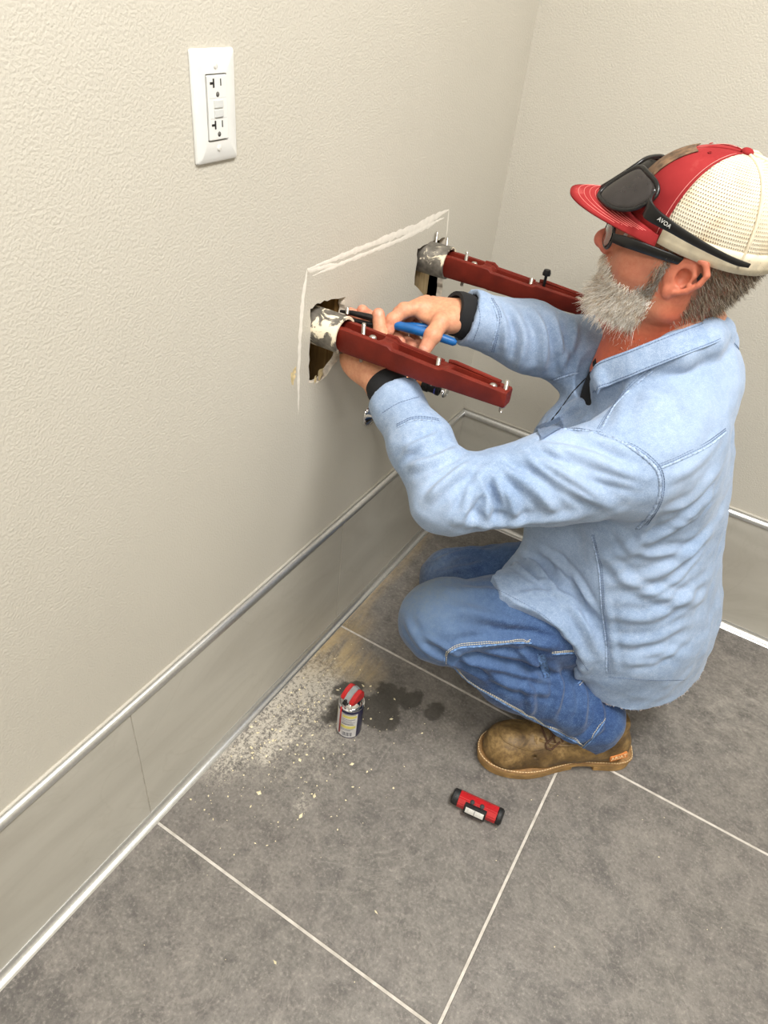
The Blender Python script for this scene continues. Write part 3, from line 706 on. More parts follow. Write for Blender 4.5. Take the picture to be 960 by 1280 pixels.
# ------------------------------------------------------------------ sculpting library: distance fields + surface nets
def unit(v): v = np.array(v, float); return v / np.linalg.norm(v)
class Field:
    def __init__(s, lo, hi, h):
        s.lo = np.array(lo, float); s.h = h
        n = np.ceil((np.array(hi) - s.lo) / h).astype(int) + 1
        s.D = np.full(n, 1.0, np.float32); s.n = n
        s.ax = [(s.lo[i] + h * np.arange(n[i])).astype(np.float32) for i in range(3)]
    def reg(s, lo, hi):
        sl = []
        for i in range(3):
            a = int(max(0, math.floor((lo[i] - s.lo[i]) / s.h))); b = int(min(s.n[i], math.ceil((hi[i] - s.lo[i]) / s.h) + 1))
            if b <= a: return None
            sl.append(slice(a, b))
        X, Y, Z = s.ax[0][sl[0]][:, None, None], s.ax[1][sl[1]][None, :, None], s.ax[2][sl[2]][None, None, :]
        return tuple(sl), X, Y, Z
    def put(s, d, sl, k, mode):
        A = s.D[sl]
        if mode == '-': d = -d
        if mode == '+':
            r = np.minimum(A, d)
            if k > 0: h = np.maximum(k - np.abs(A - d), 0) / k; r -= h * h * (k / 4)
        else:
            r = np.maximum(A, d)
            if k > 0: h = np.maximum(k - np.abs(A - d), 0) / k; r += h * h * (k / 4)
        s.D[sl] = r
    def cone(s, a, b, ra, rb, k=0.01, sq=None, mode='+'):
        a = np.array(a, float); b = np.array(b, float); R = max(ra, rb) * (1.0 / min(1, sq[1]) if sq else 1) + k + 2 * s.h
        g = s.reg(np.minimum(a, b) - R, np.maximum(a, b) + R)
        if g is None: return s
        sl, X, Y, Z = g; ba = (b - a).astype(np.float32); L2 = float(ba @ ba) + 1e-12; a = a.astype(np.float32)
        x, y, z = X - a[0], Y - a[1], Z - a[2]
        t = np.clip((x * ba[0] + y * ba[1] + z * ba[2]) / np.float32(L2), 0, 1)
        qx, qy, qz = x - t * ba[0], y - t * ba[1], z - t * ba[2]
        q2 = qx * qx + qy * qy + qz * qz
        if sq:
            axv = np.array(sq[0], np.float32); axv = axv / np.linalg.norm(axv)
            c = qx * axv[0] + qy * axv[1] + qz * axv[2]
            q2 = q2 + np.float32(sq[1] ** 2 - 1) * c * c
        s.put(np.sqrt(np.maximum(q2, 0)) - (np.float32(ra) + np.float32(rb - ra) * t), sl, k, mode); return s
    def chain(s, pts, rs, k=0.01, sq=None, mode='+'):
        for i in range(len(pts) - 1): s.cone(pts[i], pts[i + 1], rs[i], rs[i + 1], k if i == 0 else min(k, 0.4 * min(rs[i], rs[i + 1])), sq, mode)
        return s
    def ell(s, c, r, k=0.01, rot=None, mode='+'):
        c = np.array(c, float); r = np.array(r, np.float32); R = float(r.max()) + k + 2 * s.h
        g = s.reg(c - R, c + R)
        if g is None: return s
        sl, X, Y, Z = g; c = c.astype(np.float32)
        x, y, z = X - c[0], Y - c[1], Z - c[2]
        if rot is not None:
            A = np.array(rot, np.float32)     # rows: local axes
            x, y, z = (A[0][0] * x + A[0][1] * y + A[0][2] * z, A[1][0] * x + A[1][1] * y + A[1][2] * z, A[2][0] * x + A[2][1] * y + A[2][2] * z)
        k0 = np.sqrt((x / r[0]) ** 2 + (y / r[1]) ** 2 + (z / r[2]) ** 2)
        k1 = np.sqrt((x / r[0] ** 2) ** 2 + (y / r[1] ** 2) ** 2 + (z / r[2] ** 2) ** 2) + 1e-6
        s.put(k0 * (k0 - 1) / k1, sl, k, mode); return s
    def halfcut(s, c, d, R):
        """remove everything beyond the plane (c, d) within distance R of c"""
        c = np.array(c, float); d = unit(d); g = s.reg(c - R, c + R)
        sl, X, Y, Z = g; x, y, z = X - np.float32(c[0]), Y - np.float32(c[1]), Z - np.float32(c[2])
        f = np.maximum(-(x * np.float32(d[0]) + y * np.float32(d[1]) + z * np.float32(d[2])), np.sqrt(x * x + y * y + z * z) - np.float32(R))
        s.put(f, sl, 0.0, '-'); return s
    def cut(s, fn, k=0.0):
        X, Y, Z = s.ax[0][:, None, None], s.ax[1][None, :, None], s.ax[2][None, None, :]
        s.put(np.broadcast_to(fn(X, Y, Z), s.D.shape).astype(np.float32), (slice(None),) * 3, k, 'x'); return s
    def mesh(s, smooth=2):
        D = s.D; n = s.n; S = D < 0
        cid = np.full((n[0] - 1) * (n[1] - 1) * (n[2] - 1), -1, np.int32)
        st = np.array([(n[1] - 1) * (n[2] - 1), n[2] - 1, 1])
        allc, allp, quads = [], [], []
        for a in range(3):
            s0 = [slice(None)] * 3; s1 = [slice(None)] * 3; s0[a] = slice(0, -1); s1[a] = slice(1, None)
            A, B = S[tuple(s0)], S[tuple(s1)]
            I = np.argwhere(A != B)
            b, c = (a + 1) % 3, (a + 2) % 3
            ok = (I[:, b] > 0) & (I[:, c] > 0) & (I[:, b] < n[b] - 1) & (I[:, c] < n[c] - 1)
            I = I[ok]
            if len(I) == 0: continue
            v0 = D[I[:, 0], I[:, 1], I[:, 2]]; J = I.copy(); J[:, a] += 1; v1 = D[J[:, 0], J[:, 1], J[:, 2]]
            t = v0 / (v0 - v1)
            P = I.astype(np.float64); P[:, a] += t
            base = I @ st
            cs = [base - st[b] - st[c], base - st[c], base, base - st[b]]
            for q in cs: allc.append(q); allp.append(P)
            q = np.stack(cs, 1); flip = v0 < 0
            q[~flip] = q[~flip][:, ::-1]
            quads.append(q)
        C = np.concatenate(allc); P = np.concatenate(allp); Q = np.concatenate(quads)
        u, inv = np.unique(C, return_inverse=True); cnt = np.bincount(inv)
        V = np.stack([np.bincount(inv, P[:, i]) / cnt for i in range(3)], 1)
        cid[u] = np.arange(len(u)); Q = cid[Q]
        V = s.lo + V * s.h
        return taubin(V, Q, smooth), Q
def edges_of(Q):
    e = np.concatenate([Q[:, [0, 1]], Q[:, [1, 2]], Q[:, [2, 3]], Q[:, [3, 0]]]); e.sort(axis=1)
    return np.unique(e, axis=0)
def taubin(V, Q, it):
    if not it: return V
    e = edges_of(Q); n = len(V); i = np.concatenate([e[:, 0], e[:, 1]]); j = np.concatenate([e[:, 1], e[:, 0]]); deg = np.maximum(np.bincount(i, minlength=n), 1)
    for s in range(it):
        for f in (0.5, -0.52):
            L = np.stack([np.bincount(i, V[j, c], n) for c in range(3)], 1) / deg[:, None] - V
            V = V + f * L
    return V
def normals(V, Q):
    n = np.cross(V[Q[:, 2]] - V[Q[:, 0]], V[Q[:, 3]] - V[Q[:, 1]]); N = np.zeros_like(V)
    for c in range(4):
        for a in range(3): N[:, a] += np.bincount(Q[:, c], n[:, a], len(V))
    return N / (np.linalg.norm(N, axis=1, keepdims=True) + 1e-12)
def mk_mesh(name, V, Q, attrs=None):
    me = bpy.data.meshes.new(name); me.vertices.add(len(V)); me.vertices.foreach_set('co', np.asarray(V, np.float32).ravel())
    k = Q.shape[1]; me.loops.add(len(Q) * k); me.loops.foreach_set('vertex_index', Q.astype(np.int32).ravel())
    me.polygons.add(len(Q)); me.polygons.foreach_set('loop_start', np.arange(0, len(Q) * k, k, dtype=np.int32))
    me.update(calc_edges=True); me.polygons.foreach_set('use_smooth', np.ones(len(Q), bool))
    for nm, c in (attrs or {}).items():
        c = np.asarray(c, np.float32)
        if c.ndim == 1: at_ = me.attributes.new(nm, 'FLOAT', 'POINT'); at_.data.foreach_set('value', c)
        else:
            at_ = me.attributes.new(nm, 'FLOAT_COLOR', 'POINT'); at_.data.foreach_set('color', np.concatenate([c, np.ones((len(c), 1), np.float32)], 1).ravel())
    me.validate()
    return me
def bvh_of(V, Q): return BVHTree.FromPolygons([tuple(v) for v in V], [tuple(q) for q in Q])
def dense(pts, step):
    out = []
    pts = [np.array(p, float) for p in pts]
    # Catmull-Rom through the points
    P = [2 * pts[0] - pts[1]] + pts + [2 * pts[-1] - pts[-2]]
    for i in range(1, len(P) - 2):
        n = max(2, int(np.linalg.norm(P[i + 1] - P[i]) / step))
        for t in np.arange(n) / n:
            a, b, c, d = P[i - 1], P[i], P[i + 1], P[i + 2]
            out.append(0.5 * (2 * b + (c - a) * t + (2 * a - 5 * b + 4 * c - d) * t * t + (3 * b - a - 3 * c + d) * t ** 3))
    out.append(pts[-1]); return out
def cast(bvh, pxs, step=3.0):
    """run a pencil line, given in photo pixels, over a finished 3D surface: list of (point, normal) on it"""
    out = []
    for q in dense([(x, y, 0) for x, y in pxs], step):
        h = bvh.ray_cast(Vector(CAM), Vector(ray(q[0], q[1])).normalized())
        if h[0] is not None: out.append((np.array(h[0]), np.array(h[1])))
    # drop jumps
    res = []
    for p in out:
        if res and np.linalg.norm(p[0] - res[-1][0]) > 0.05: break
        res.append(p)
    return res
def fold(V, N, bvh, pxs, amp, w, asym=0.0):
    c = cast(bvh, pxs, 4.0)
    if len(c) < 2: return V
    P = np.array([p for p, _ in c]); nrm = np.array([q for _, q in c])
    lo, hi = P.min(0) - 3 * w, P.max(0) + 3 * w
    idx = np.nonzero(np.all((V > lo) & (V < hi), axis=1))[0]
    if len(idx) == 0: return V
    X = V[idx]; best = np.full(len(idx), 9.0); tt = np.zeros(len(idx))
    L = len(P) - 1
    for i in range(L):
        a, b = P[i], P[i + 1]; ba = b - a; t = np.clip((X - a) @ ba / (ba @ ba + 1e-12), 0, 1)
        d = np.linalg.norm(X - a - t[:, None] * ba, axis=1); m = d < best
        best[m] = d[m]; tt[m] = (i + t[m]) / L
    taper = np.clip(np.sin(PI * np.clip(tt, 0.0, 1.0)) * 1.35 + 0.12, 0, 1)
    u = best / w
    prof = np.exp(-u * u) - 0.45 * np.exp(-((u - 1.7) / 0.8) ** 2)
    V = V.copy(); V[idx] += N[idx] * (amp * prof * taper)[:, None]
    return V
def stitch(bm, c, r=0.0006, dash=0.0032, gap=0.0014, off=0.0003, side=0.0):
    """dashes of thread along cast points"""
    if len(c) < 2: return
    P = [p + n * off for p, n in c]; acc = 0.0; seg = [P[0]]; pen = True; lim = dash
    for a, b in zip(P[:-1], P[1:]):
        d = np.linalg.norm(b - a); pos = 0.0
        while acc + d - pos > lim:
            pos += lim - acc; q = a + (b - a) * pos / d
            if pen: sweep(bm, [seg[0], q], r, 4, caps=False)
            pen = not pen; lim = dash if pen else gap; acc = 0.0; seg = [q]
        acc += d - pos
def seam(bm, c, r, off=0.0):
    if len(c) > 2: sweep(bm, [p + n * off for p, n in c], [r * 0.3] + [r * (0.70 + 0.60 * abs(math.sin(i * 1.15))) for i in range(len(c) - 2)] + [r * 0.3], 6)
def shift(c, d):
    """offset a cast line sideways on the surface"""
    out = []
    for i, (p, n) in enumerate(c):
        a, b = c[max(0, i - 1)][0], c[min(len(c) - 1, i + 1)][0]; t = b - a; s = np.cross(n, t); s /= np.linalg.norm(s) + 1e-9
        out.append((p + s * d, n))
    return out
def adopt(child, parent):
    child.parent = parent; child.matrix_parent_inverse = parent.matrix_world.inverted()
    return child
def strands(name, P, D, L, rad, colr, bend=None, seg=3, jitter=0.0, mat=None):
    """many fine tapered hairs as 3-sided tubes; P roots, D directions, L lengths"""
    n = len(P); ts = np.linspace(0, 1, seg + 1)
    D = D / (np.linalg.norm(D, axis=1, keepdims=True) + 1e-9)
    a = np.cross(D, rng.normal(size=(n, 3))); a /= np.linalg.norm(a, axis=1, keepdims=True); b = np.cross(D, a)
    if bend is None: bend = np.zeros((n, 3))
    V = np.zeros((n, seg + 1, 3, 3)); cu = rng.normal(size=(n, 3)) * jitter
    for i, t in enumerate(ts):
        c = P + D * (L * t)[:, None] + (bend + cu) * ((L * t * t)[:, None])
        r = rad * (1 - 0.75 * t)
        for k in range(3):
            an = 2 * PI * k / 3; V[:, i, k] = c + (a * math.cos(an) + b * math.sin(an)) * (r[:, None] if np.ndim(r) else r)
    V = V.reshape(-1, 3); base = (np.arange(n) * (seg + 1) * 3)[:, None]
    Q = []
    for i in range(seg):
        for k in range(3):
            k2 = (k + 1) % 3; Q.append(np.concatenate([base + i * 3 + k, base + i * 3 + k2, base + (i + 1) * 3 + k2, base + (i + 1) * 3 + k], 1))
    Q = np.concatenate(Q); C = np.repeat(colr, (seg + 1) * 3, axis=0)
    return obj(name, mk_mesh(name, V, Q, {'Col': C}), mat)
def sample(V, Q, N, weight, count):
    """random surface points by per-vertex weight"""
    w = weight[Q].mean(1) * np.linalg.norm(np.cross(V[Q[:, 2]] - V[Q[:, 0]], V[Q[:, 3]] - V[Q[:, 1]]), axis=1)
    f = rng.choice(len(Q), count, p=w / w.sum()); u, v = rng.random(count), rng.random(count)
    A, B, C_, D_ = (V[Q[f, i]] for i in range(4))
    P = A * ((1 - u) * (1 - v))[:, None] + B * (u * (1 - v))[:, None] + C_ * (u * v)[:, None] + D_ * ((1 - u) * v)[:, None]
    return P, N[Q[f, 0]]
# ------------------------------------------------------------------ the person: key points
def axes(yaw, pitch, roll):
    f = np.array([-math.cos(yaw) * math.cos(pitch), -math.sin(yaw) * math.cos(pitch), math.sin(pitch)])
    l = np.array([math.sin(yaw), -math.cos(yaw), 0.0]); u = np.cross(f, l)
    return f, l * math.cos(roll) + u * math.sin(roll), u * math.cos(roll) - l * math.sin(roll)
HC = np.array([0.493, -0.492, 1.006])
HF, HL, HU = axes(0.21, 0.10, -0.13)
HR = np.stack([HF, HL, HU])
def hd(x, y, z): return HC + x * HF + y * HL + z * HU          # head frame: forward, left, up
L_SHO = np.array([0.535, -0.640, 0.715]); L_ELB = at(563, 622, 1.085); L_CUF = at(496, 503, 1.172); L_WRI = at(480, 487, 1.19)
R_SHO = np.array([0.500, -0.300, 0.755]); R_ELB = at(722, 442, 1.29); R_CUF = at(592, 399, 1.222); R_WRI = at(580, 395, 1.212)
NECK = np.array([0.540, -0.475, 0.850])
L_HIP = np.array([0.625, -0.475, 0.275]); L_KNE = np.array([0.338, -0.762, 0.345]); L_ANK = np.array([0.640, -0.610, 0.115])
R_HIP = np.array([0.620, -0.335, 0.265]); R_KNE = np.array([0.215, -0.425, 0.120]); R_ANK = np.array([0.520, -0.235, 0.095])

# ------------------------------------------------------------------ skin
def attr_mat(name, rough, spec=0.4, sss=0.0):
    m = Mat(name, (200, 150, 120), rough, spec=spec)
    c = m.attr('Col')
    f = m.noise(160, 4, 0.65); g = m.noise(900, 2)
    c = m.mix(m.ramp(f, [(0.35, 0.35), (0.62, 0.0)]), c, (176, 92, 70), 'MIX') if 'skin' in name else c
    m.color(c)
    if 'skin' in name: m.bump(m.math('ADD', m.math('MULTIPLY', f, 0.6), g), 0.22, 0.0008)
    if sss:
        m.b.inputs['Subsurface Weight'].default_value = sss
        m.b.inputs['Subsurface Radius'].default_value = (1.0, 0.35, 0.2); m.b.inputs['Subsurface Scale'].default_value = 0.006
    return m.m
M_SKIN = attr_mat('skin', 0.50, 0.38, 0.12)

def build_head():
    F = Field((-0.125, -0.105, -0.235), (0.150, 0.105, 0.150), 0.0019)
    F.ell((-0.010, 0, 0.032), (0.098, 0.078, 0.098), 0.0)                        # cranium
    F.ell((0.040, 0, -0.030), (0.066, 0.063, 0.085), 0.03)                       # face mass
    F.cone((-0.018, 0, -0.03), (-0.004, 0, -0.235), 0.064, 0.064, 0.03)          # neck
    F.cone((0.010, 0, -0.130), (0.000, 0, -0.235), 0.052, 0.050, 0.03)           # throat
    F.ell((0.045, 0, -0.115), (0.050, 0.048, 0.035), 0.03)                       # under the chin
    for s in (1, -1):
        F.cone((0.002, s * 0.060, -0.062), (0.080, s * 0.020, -0.102), 0.020, 0.019, 0.022)   # jaw
        F.cone((0.002, s * 0.062, -0.062), (0.004, s * 0.066, -0.010), 0.017, 0.014, 0.02)
        F.ell((0.060, s * 0.043, -0.026), (0.030, 0.022, 0.026), 0.022)          # cheek
        F.cone((0.035, s * 0.062, 0.000), (0.078, s * 0.044, -0.008), 0.013, 0.012, 0.016)  # cheekbone
        F.cone((0.092, s * 0.012, 0.022), (0.070, s * 0.052, 0.016), 0.012, 0.011, 0.014)   # brow
    F.cone((0.094, 0, 0.012), (0.119, 0, -0.017), 0.0105, 0.0135, 0.012)         # nose bridge
    F.ell((0.120, 0, -0.020), (0.0145, 0.014, 0.0125), 0.006)
    for s in (1, -1):
        F.ell((0.110, s * 0.0135, -0.025), (0.0125, 0.0085, 0.0095), 0.005)
        F.ell((0.101, s * 0.034, 0.004), (0.014, 0.016, 0.011), 0.014, mode='-') # eye socket
        F.ell((0.083, s * 0.033, 0.003), (0.0135, 0.015, 0.0125), 0.004)         # lids
        F.cone((0.078, s * 0.033, 0.0025), (0.100, s * 0.033, 0.0025), 0.0008, 0.0008, 0.003, mode='-')
        F.cone((0.104, s * 0.019, -0.030), (0.086, s * 0.035, -0.052), 0.0018, 0.002, 0.008, mode='-')   # smile line
        F.ell((0.116, s * 0.006, -0.033), (0.005, 0.0035, 0.004), 0.003, mode='-')
    F.ell((0.089, 0, -0.046), (0.020, 0.030, 0.013), 0.010)                      # moustache area
    F.ell((0.088, 0, -0.071), (0.016, 0.024, 0.008), 0.006)                      # lower lip
    F.ell((0.078, 0, -0.096), (0.023, 0.028, 0.022), 0.014)                      # chin
    F.ell((0.108, 0, -0.062), (0.012, 0.024, 0.0024), 0.004, mode='-')           # mouth line
    # creases of the neck
    for z, a in ((-0.128, 0.0005), (-0.150, 0.0004), (-0.108, 0.0004)):
        F.chain([(-0.075, 0.035, z + 0.028), (-0.03, 0.066, z + 0.012), (0.02, 0.061, z), (0.05, 0.045, z - 0.012)], [a] * 4, 0.008, mode='-')
    # ears: leaning back, rim, antihelix, hollow, lobe
    for s in (1, -1):
        E = lambda u, v, w=0.0: (0.006 + 0.92 * u - 0.36 * v - 0.20 * w, s * (0.0755 + 0.42 * w - 0.20 * u), -0.003 + 0.90 * v + 0.32 * u)
        F.ell(E(-0.004, 0.002, 0.004), (0.016, 0.010, 0.030), 0.010, rot=((0.92, 0, 0.39), (0, 1, 0), (-0.39, 0, 0.92)))
        rim = [E(0.010, 0.004, 0.012), E(0.011, 0.020, 0.016), E(0.004, 0.031, 0.024), E(-0.009, 0.033, 0.030), E(-0.019, 0.024, 0.034), E(-0.021, 0.008, 0.034), E(-0.017, -0.010, 0.030), E(-0.010, -0.022, 0.024)]
        F.chain(rim, [0.0036, 0.0040, 0.0044, 0.0046, 0.0046, 0.0044, 0.0042, 0.0040], 0.004)
        F.chain([E(-0.003, 0.020, 0.020), E(-0.011, 0.012, 0.024), E(-0.012, -0.002, 0.025), E(-0.006, -0.013, 0.022)], [0.0032, 0.0036, 0.0038, 0.0036], 0.005)
        F.ell(E(-0.003, -0.028, 0.019), (0.0085, 0.0055, 0.0105), 0.006)
        F.ell(E(0.008, -0.004, 0.016), (0.0045, 0.0045, 0.007), 0.004)           # tragus
        F.ell(E(-0.002, 0.000, 0.022), (0.0095, 0.010, 0.0125), 0.005, mode='-') # concha
        F.chain([E(-0.006, 0.027, 0.030), E(-0.015, 0.018, 0.034), E(-0.017, 0.004, 0.034)], [0.0018] * 3, 0.003, mode='-')
    return F.mesh(2)
HV, HQ = build_head()
hx, hy, hz = HV[:, 0].copy(), HV[:, 1].copy(), HV[:, 2].copy(); hay = np.abs(hy)
def smooth01(x, a, b): t = np.clip((x - a) / (b - a), 0, 1); return t * t * (3 - 2 * t)
# where hair grows (head frame)
line = np.where(hx > 0.03, np.interp(hx, [0.03, 0.055, 0.085, 0.10, 0.13], [-0.022, -0.050, -0.050, -0.036, -0.036]), 0.03)
beard = smooth01(line - hz, -0.008, 0.022) * smooth01(hx, 0.018, 0.034) * smooth01(hz, -0.124, -0.092)
beard *= 1 - smooth01(hay * 0 + (-0.060 - hz) * (hx < 0.03) * 1.0, 0.0, 0.05) * 0.8
lips = (hx > 0.088) & (hay < 0.024) & (hz < -0.057) & (hz > -0.076)
beard[lips] *= 0.15
nostr = (hx > 0.10) & (hz > -0.034); beard[nostr] = 0
earm = (hay > 0.0785) & (hx < 0.035) & (hz > -0.045) | ((hay > 0.070) & (hx < 0.024) & (hx > -0.024) & (hz > -0.045))
beard[earm] = 0
burn = smooth01(hx, 0.022, 0.028) * (1 - smooth01(hx, 0.034, 0.046)) * (hz > -0.06) * (hz < 0.05) * (hay > 0.05)
hair = (1 - smooth01(hx, -0.034, -0.018)) * smooth01(hz, -0.085, -0.06)
hair = np.maximum(hair, (hz > 0.03) * (hx < 0.05) * 0.8)
hair[earm] = 0
nape = (1 - smooth01(hx, -0.03, -0.01)) * smooth01(hz, -0.125, -0.10) * (1 - smooth01(hz, -0.085, -0.06))
def lc(c): return np.array(lin(c))
def blend(C, c, w): return C * (1 - w[:, None]) + lc(c) * w[:, None]
HCOL = np.tile(lc((192, 128, 100)), (len(HV), 1))
HCOL = blend(HCOL, (210, 106, 74), smooth01(-hz, 0.085, 0.13) * 0.9)                # sunburnt neck
HCOL = blend(HCOL, (210, 106, 74), smooth01(-hz, 0.02, 0.07) * (1 - smooth01(hx, -0.02, 0.03)) * 0.9)
HCOL = blend(HCOL, (200, 108, 90), smooth01(hx, 0.100, 0.118) * 0.8)               # nose
HCOL = blend(HCOL, (204, 120, 94), earm * 0.8)
HCOL = blend(HCOL, (198, 122, 96), np.exp(-((hx - 0.062) ** 2 + (hz + 0.022) ** 2) / 0.0008) * 0.5)
HCOL = blend(HCOL, (178, 148, 126), np.clip(beard, 0, 1) * 0.6)
HCOL = blend(HCOL, (112, 96, 82), np.clip(hair, 0, 1) * 0.8)
HCOL = blend(HCOL, (190, 105, 92), lips * 1.0)
HVW = HC + HV @ HR
HNW = normals(HVW, HQ)

# ------------------------------------------------------------------ hands
def build_hand(spec, h=0.0016):
    pts = np.array([p for ch in spec['chains'] for p in ch[0]] + [spec['palm'][0]])
    F = Field(pts.min(0) - 0.05, pts.max(0) + 0.05, h)
    for ch, rs in spec['base']: F.chain(ch, rs, 0.012)
    c, r, rot = spec['palm']; F.ell(c, r, 0.016, rot=rot)
    for c, r, rot in spec.get('mounds', []): F.ell(c, r, 0.014, rot=rot)
    G = F.D
    for ch, rs in spec['chains']:
        # each finger in its own field, then a tight blend so that fingers stay separate
        F2 = Field(F.lo, F.lo + (F.n - 1) * h + 1e-6, h); F2.D = np.full(F.D.shape, 1.0, np.float32); F2.n = F.n
        F2.chain(ch, rs, 0.004)
        for j in range(1, len(ch) - 1):
            F2.ell(ch[j], (rs[j] * 1.08,) * 3, 0.004)
        root = np.array(ch[0]); kk = 0.010
        X, Y, Z = F.ax[0][:, None, None], F.ax[1][None, :, None], F.ax[2][None, None, :]
        near = np.clip(1 - np.sqrt((X - root[0]) ** 2 + (Y - root[1]) ** 2 + (Z - root[2]) ** 2) / 0.032, 0, 1) * kk + 0.0012
        a, b = F.D, F2.D
        q = np.maximum(near - np.abs(a - b), 0) / near; F.D = (np.minimum(a, b) - q * q * near / 4).astype(np.float32)
    V, Q = F.mesh(2)
    return V, Q
def rot_from(ax0, ax1):
    a = unit(ax0); b = np.array(ax1, float); b = unit(b - a * (b @ a)); return np.stack([a, b, np.cross(a, b)])
# left hand: comes up from below, back of the hand to the camera, pinching the pliers' nose
lw = L_WRI; lpalm = at(452, 450, 1.222)
lax = unit(at(441, 428, 1.225) - at(482, 486, 1.195)); lside = unit(at(480, 435, 1.222) - at(440, 455, 1.222))
l_hand = dict(
    base=[([L_CUF + (L_CUF - lw) * 1.0, lw, lpalm], [0.030, 0.027, 0.026])],
    palm=(lpalm, (0.046, 0.036, 0.019), rot_from(lax, lside)),
    mounds=[(at(468, 460, 1.205), (0.034, 0.020, 0.019), rot_from(at(474, 440, 1.2) - at(478, 478, 1.2), lside))],
    chains=[([at(478, 462, 1.203), at(480, 443, 1.196), at(476, 418, 1.192), at(473, 393, 1.194)], [0.0170, 0.0138, 0.0128, 0.0108]),
            ([at(460, 432, 1.228), at(466, 412, 1.242), at(461, 396, 1.234), at(453, 388, 1.222)], [0.0120, 0.0112, 0.0104, 0.0098]),
            ([at(447, 428, 1.230), at(451, 407, 1.242), at(446, 395, 1.234), at(438, 391, 1.220)], [0.0120, 0.0112, 0.0102, 0.0092]),
            ([at(441, 434, 1.226), at(440, 420, 1.236), at(437, 411, 1.230), at(434, 406, 1.216)], [0.0115, 0.0106, 0.0098, 0.0088]),
            ([at(437, 444, 1.220), at(436, 434, 1.232), at(434, 428, 1.226), at(433, 424, 1.214)], [0.0105, 0.0094, 0.0086, 0.0078])])
rpalm = at(549, 391, 1.215)
rax = unit(at(520, 386, 1.21) - R_WRI); rside = unit(at(560, 404, 1.19) - at(540, 378, 1.245))
r_hand = dict(
    base=[([R_CUF + (R_CUF - R_WRI) * 1.5, R_WRI, rpalm], [0.030, 0.028, 0.024])],
    palm=(rpalm, (0.048, 0.040, 0.019), rot_from(rax, rside)),
    mounds=[(at(560, 402, 1.192), (0.036, 0.019, 0.020), rot_from(at(545, 402, 1.185) - R_WRI, rside))],
    chains=[([at(566, 402, 1.192), at(551, 403, 1.178), at(541, 419, 1.166), at(531, 437, 1.168)], [0.0180, 0.0148, 0.0135, 0.0112]),
            ([at(530, 384, 1.200), at(505, 388, 1.196), at(491, 400, 1.192), at(486, 413, 1.194)], [0.0135, 0.0122, 0.0110, 0.0098]),
            ([at(528, 380, 1.222), at(500, 392, 1.228), at(490, 416, 1.222), at(500, 427, 1.205)], [0.0135, 0.0122, 0.0112, 0.0100]),
            ([at(533, 378, 1.245), at(506, 396, 1.250), at(502, 424, 1.236), at(516, 432, 1.212)], [0.0130, 0.0116, 0.0108, 0.0098]),
            ([at(541, 378, 1.262), at(518, 400, 1.266), at(518, 426, 1.246), at(533, 436, 1.222)], [0.0115, 0.0102, 0.0095, 0.0088])])
hands = []
NAILS = []
for hs in (l_hand, r_hand):
    V, Q = build_hand(hs)
    C = np.tile(lc((208, 152, 118)), (len(V), 1))
    for ci, (ch, rs) in enumerate(hs['chains']):
        tip = np.array(ch[-1]); d = np.linalg.norm(V - tip, axis=1)
        C = blend(C, (218, 142, 118), np.exp(-(d / 0.016) ** 2) * 0.7)
        for j in range(1, len(ch) - 1):
            d = np.linalg.norm(V - np.array(ch[j]), axis=1); C = blend(C, (200, 132, 106), np.exp(-(d / 0.014) ** 2) * 0.45)
    hands.append((V, Q, C))
# nails: thumb of each hand turned to the camera
def thumb_nail(ch, face, w=0.0066, l=0.0080):
    tip = np.array(ch[-1]); d = unit(tip - np.array(ch[-2])); n = unit(np.array(face) - d * (np.array(face) @ d)); s = np.cross(d, n)
    bm = bmesh.new(); rows = []
    for i in range(7):
        u = -1 + 2 * i / 6; row = []
        for j in range(7):
            v = -1 + 2 * j / 6; ww = w * math.sqrt(max(0.1, 1 - (abs(u) ** 3) * 0.55))
            q = tip + d * (-0.0005 + l * u * 0.75) + s * (ww * v) + n * (0.0112 * math.sqrt(max(0.0, 1 - (0.58 * v) ** 2 - (0.50 * max(0, u)) ** 2)) + 0.0002)
            row.append(bm.verts.new(q))
        rows.append(row)
    for A, B in zip(rows[:-1], rows[1:]):
        for k in range(6): bm.faces.new((A[k], A[k + 1], B[k + 1], B[k]))
    return bm
# ------------------------------------------------------------------ hidden body under the clothes (keeps the figure one continuous mesh)
def build_body():
    F = Field((0.05, -0.95, 0.02), (0.85, -0.20, 0.93), 0.009)
    F.chain([NECK + (0, 0, 0.03), (0.545, -0.465, 0.74), (0.56, -0.455, 0.60), (0.58, -0.445, 0.45), (0.63, -0.42, 0.30)], [0.055, 0.085, 0.10, 0.105, 0.105], 0.05, sq=((0, 1, 0), 0.68))
    F.chain([NECK, L_SHO, L_ELB, L_CUF], [0.045, 0.05, 0.036, 0.026], 0.03); F.chain([NECK, R_SHO, R_ELB, R_CUF], [0.045, 0.05, 0.036, 0.026], 0.03)
    F.chain([L_HIP, L_KNE, L_ANK], [0.075, 0.052, 0.036], 0.03); F.chain([R_HIP, R_KNE, R_ANK], [0.075, 0.052, 0.036], 0.03)
    F.cone(NECK, hd(-0.015, 0, -0.16), 0.05, 0.055, 0.02)
    return F.mesh(1)
BV, BQ = build_body()
parts = [(HVW, HQ, HCOL)] + hands + [(BV, BQ, np.tile(lc((205, 150, 122)), (len(BV), 1)))]
o0 = 0; VV, QQ, CC = [], [], []
for V, Q, C in parts:
    VV.append(V); QQ.append(Q + o0); CC.append(C); o0 += len(V)
PERSON_AT = Vector((0.55, -0.52, 0.0))
pme = mk_mesh('person', np.concatenate(VV) - np.array(PERSON_AT), np.concatenate(QQ), {'Col': np.concatenate(CC)})
person = obj('person', pme, M_SKIN); person.location = PERSON_AT
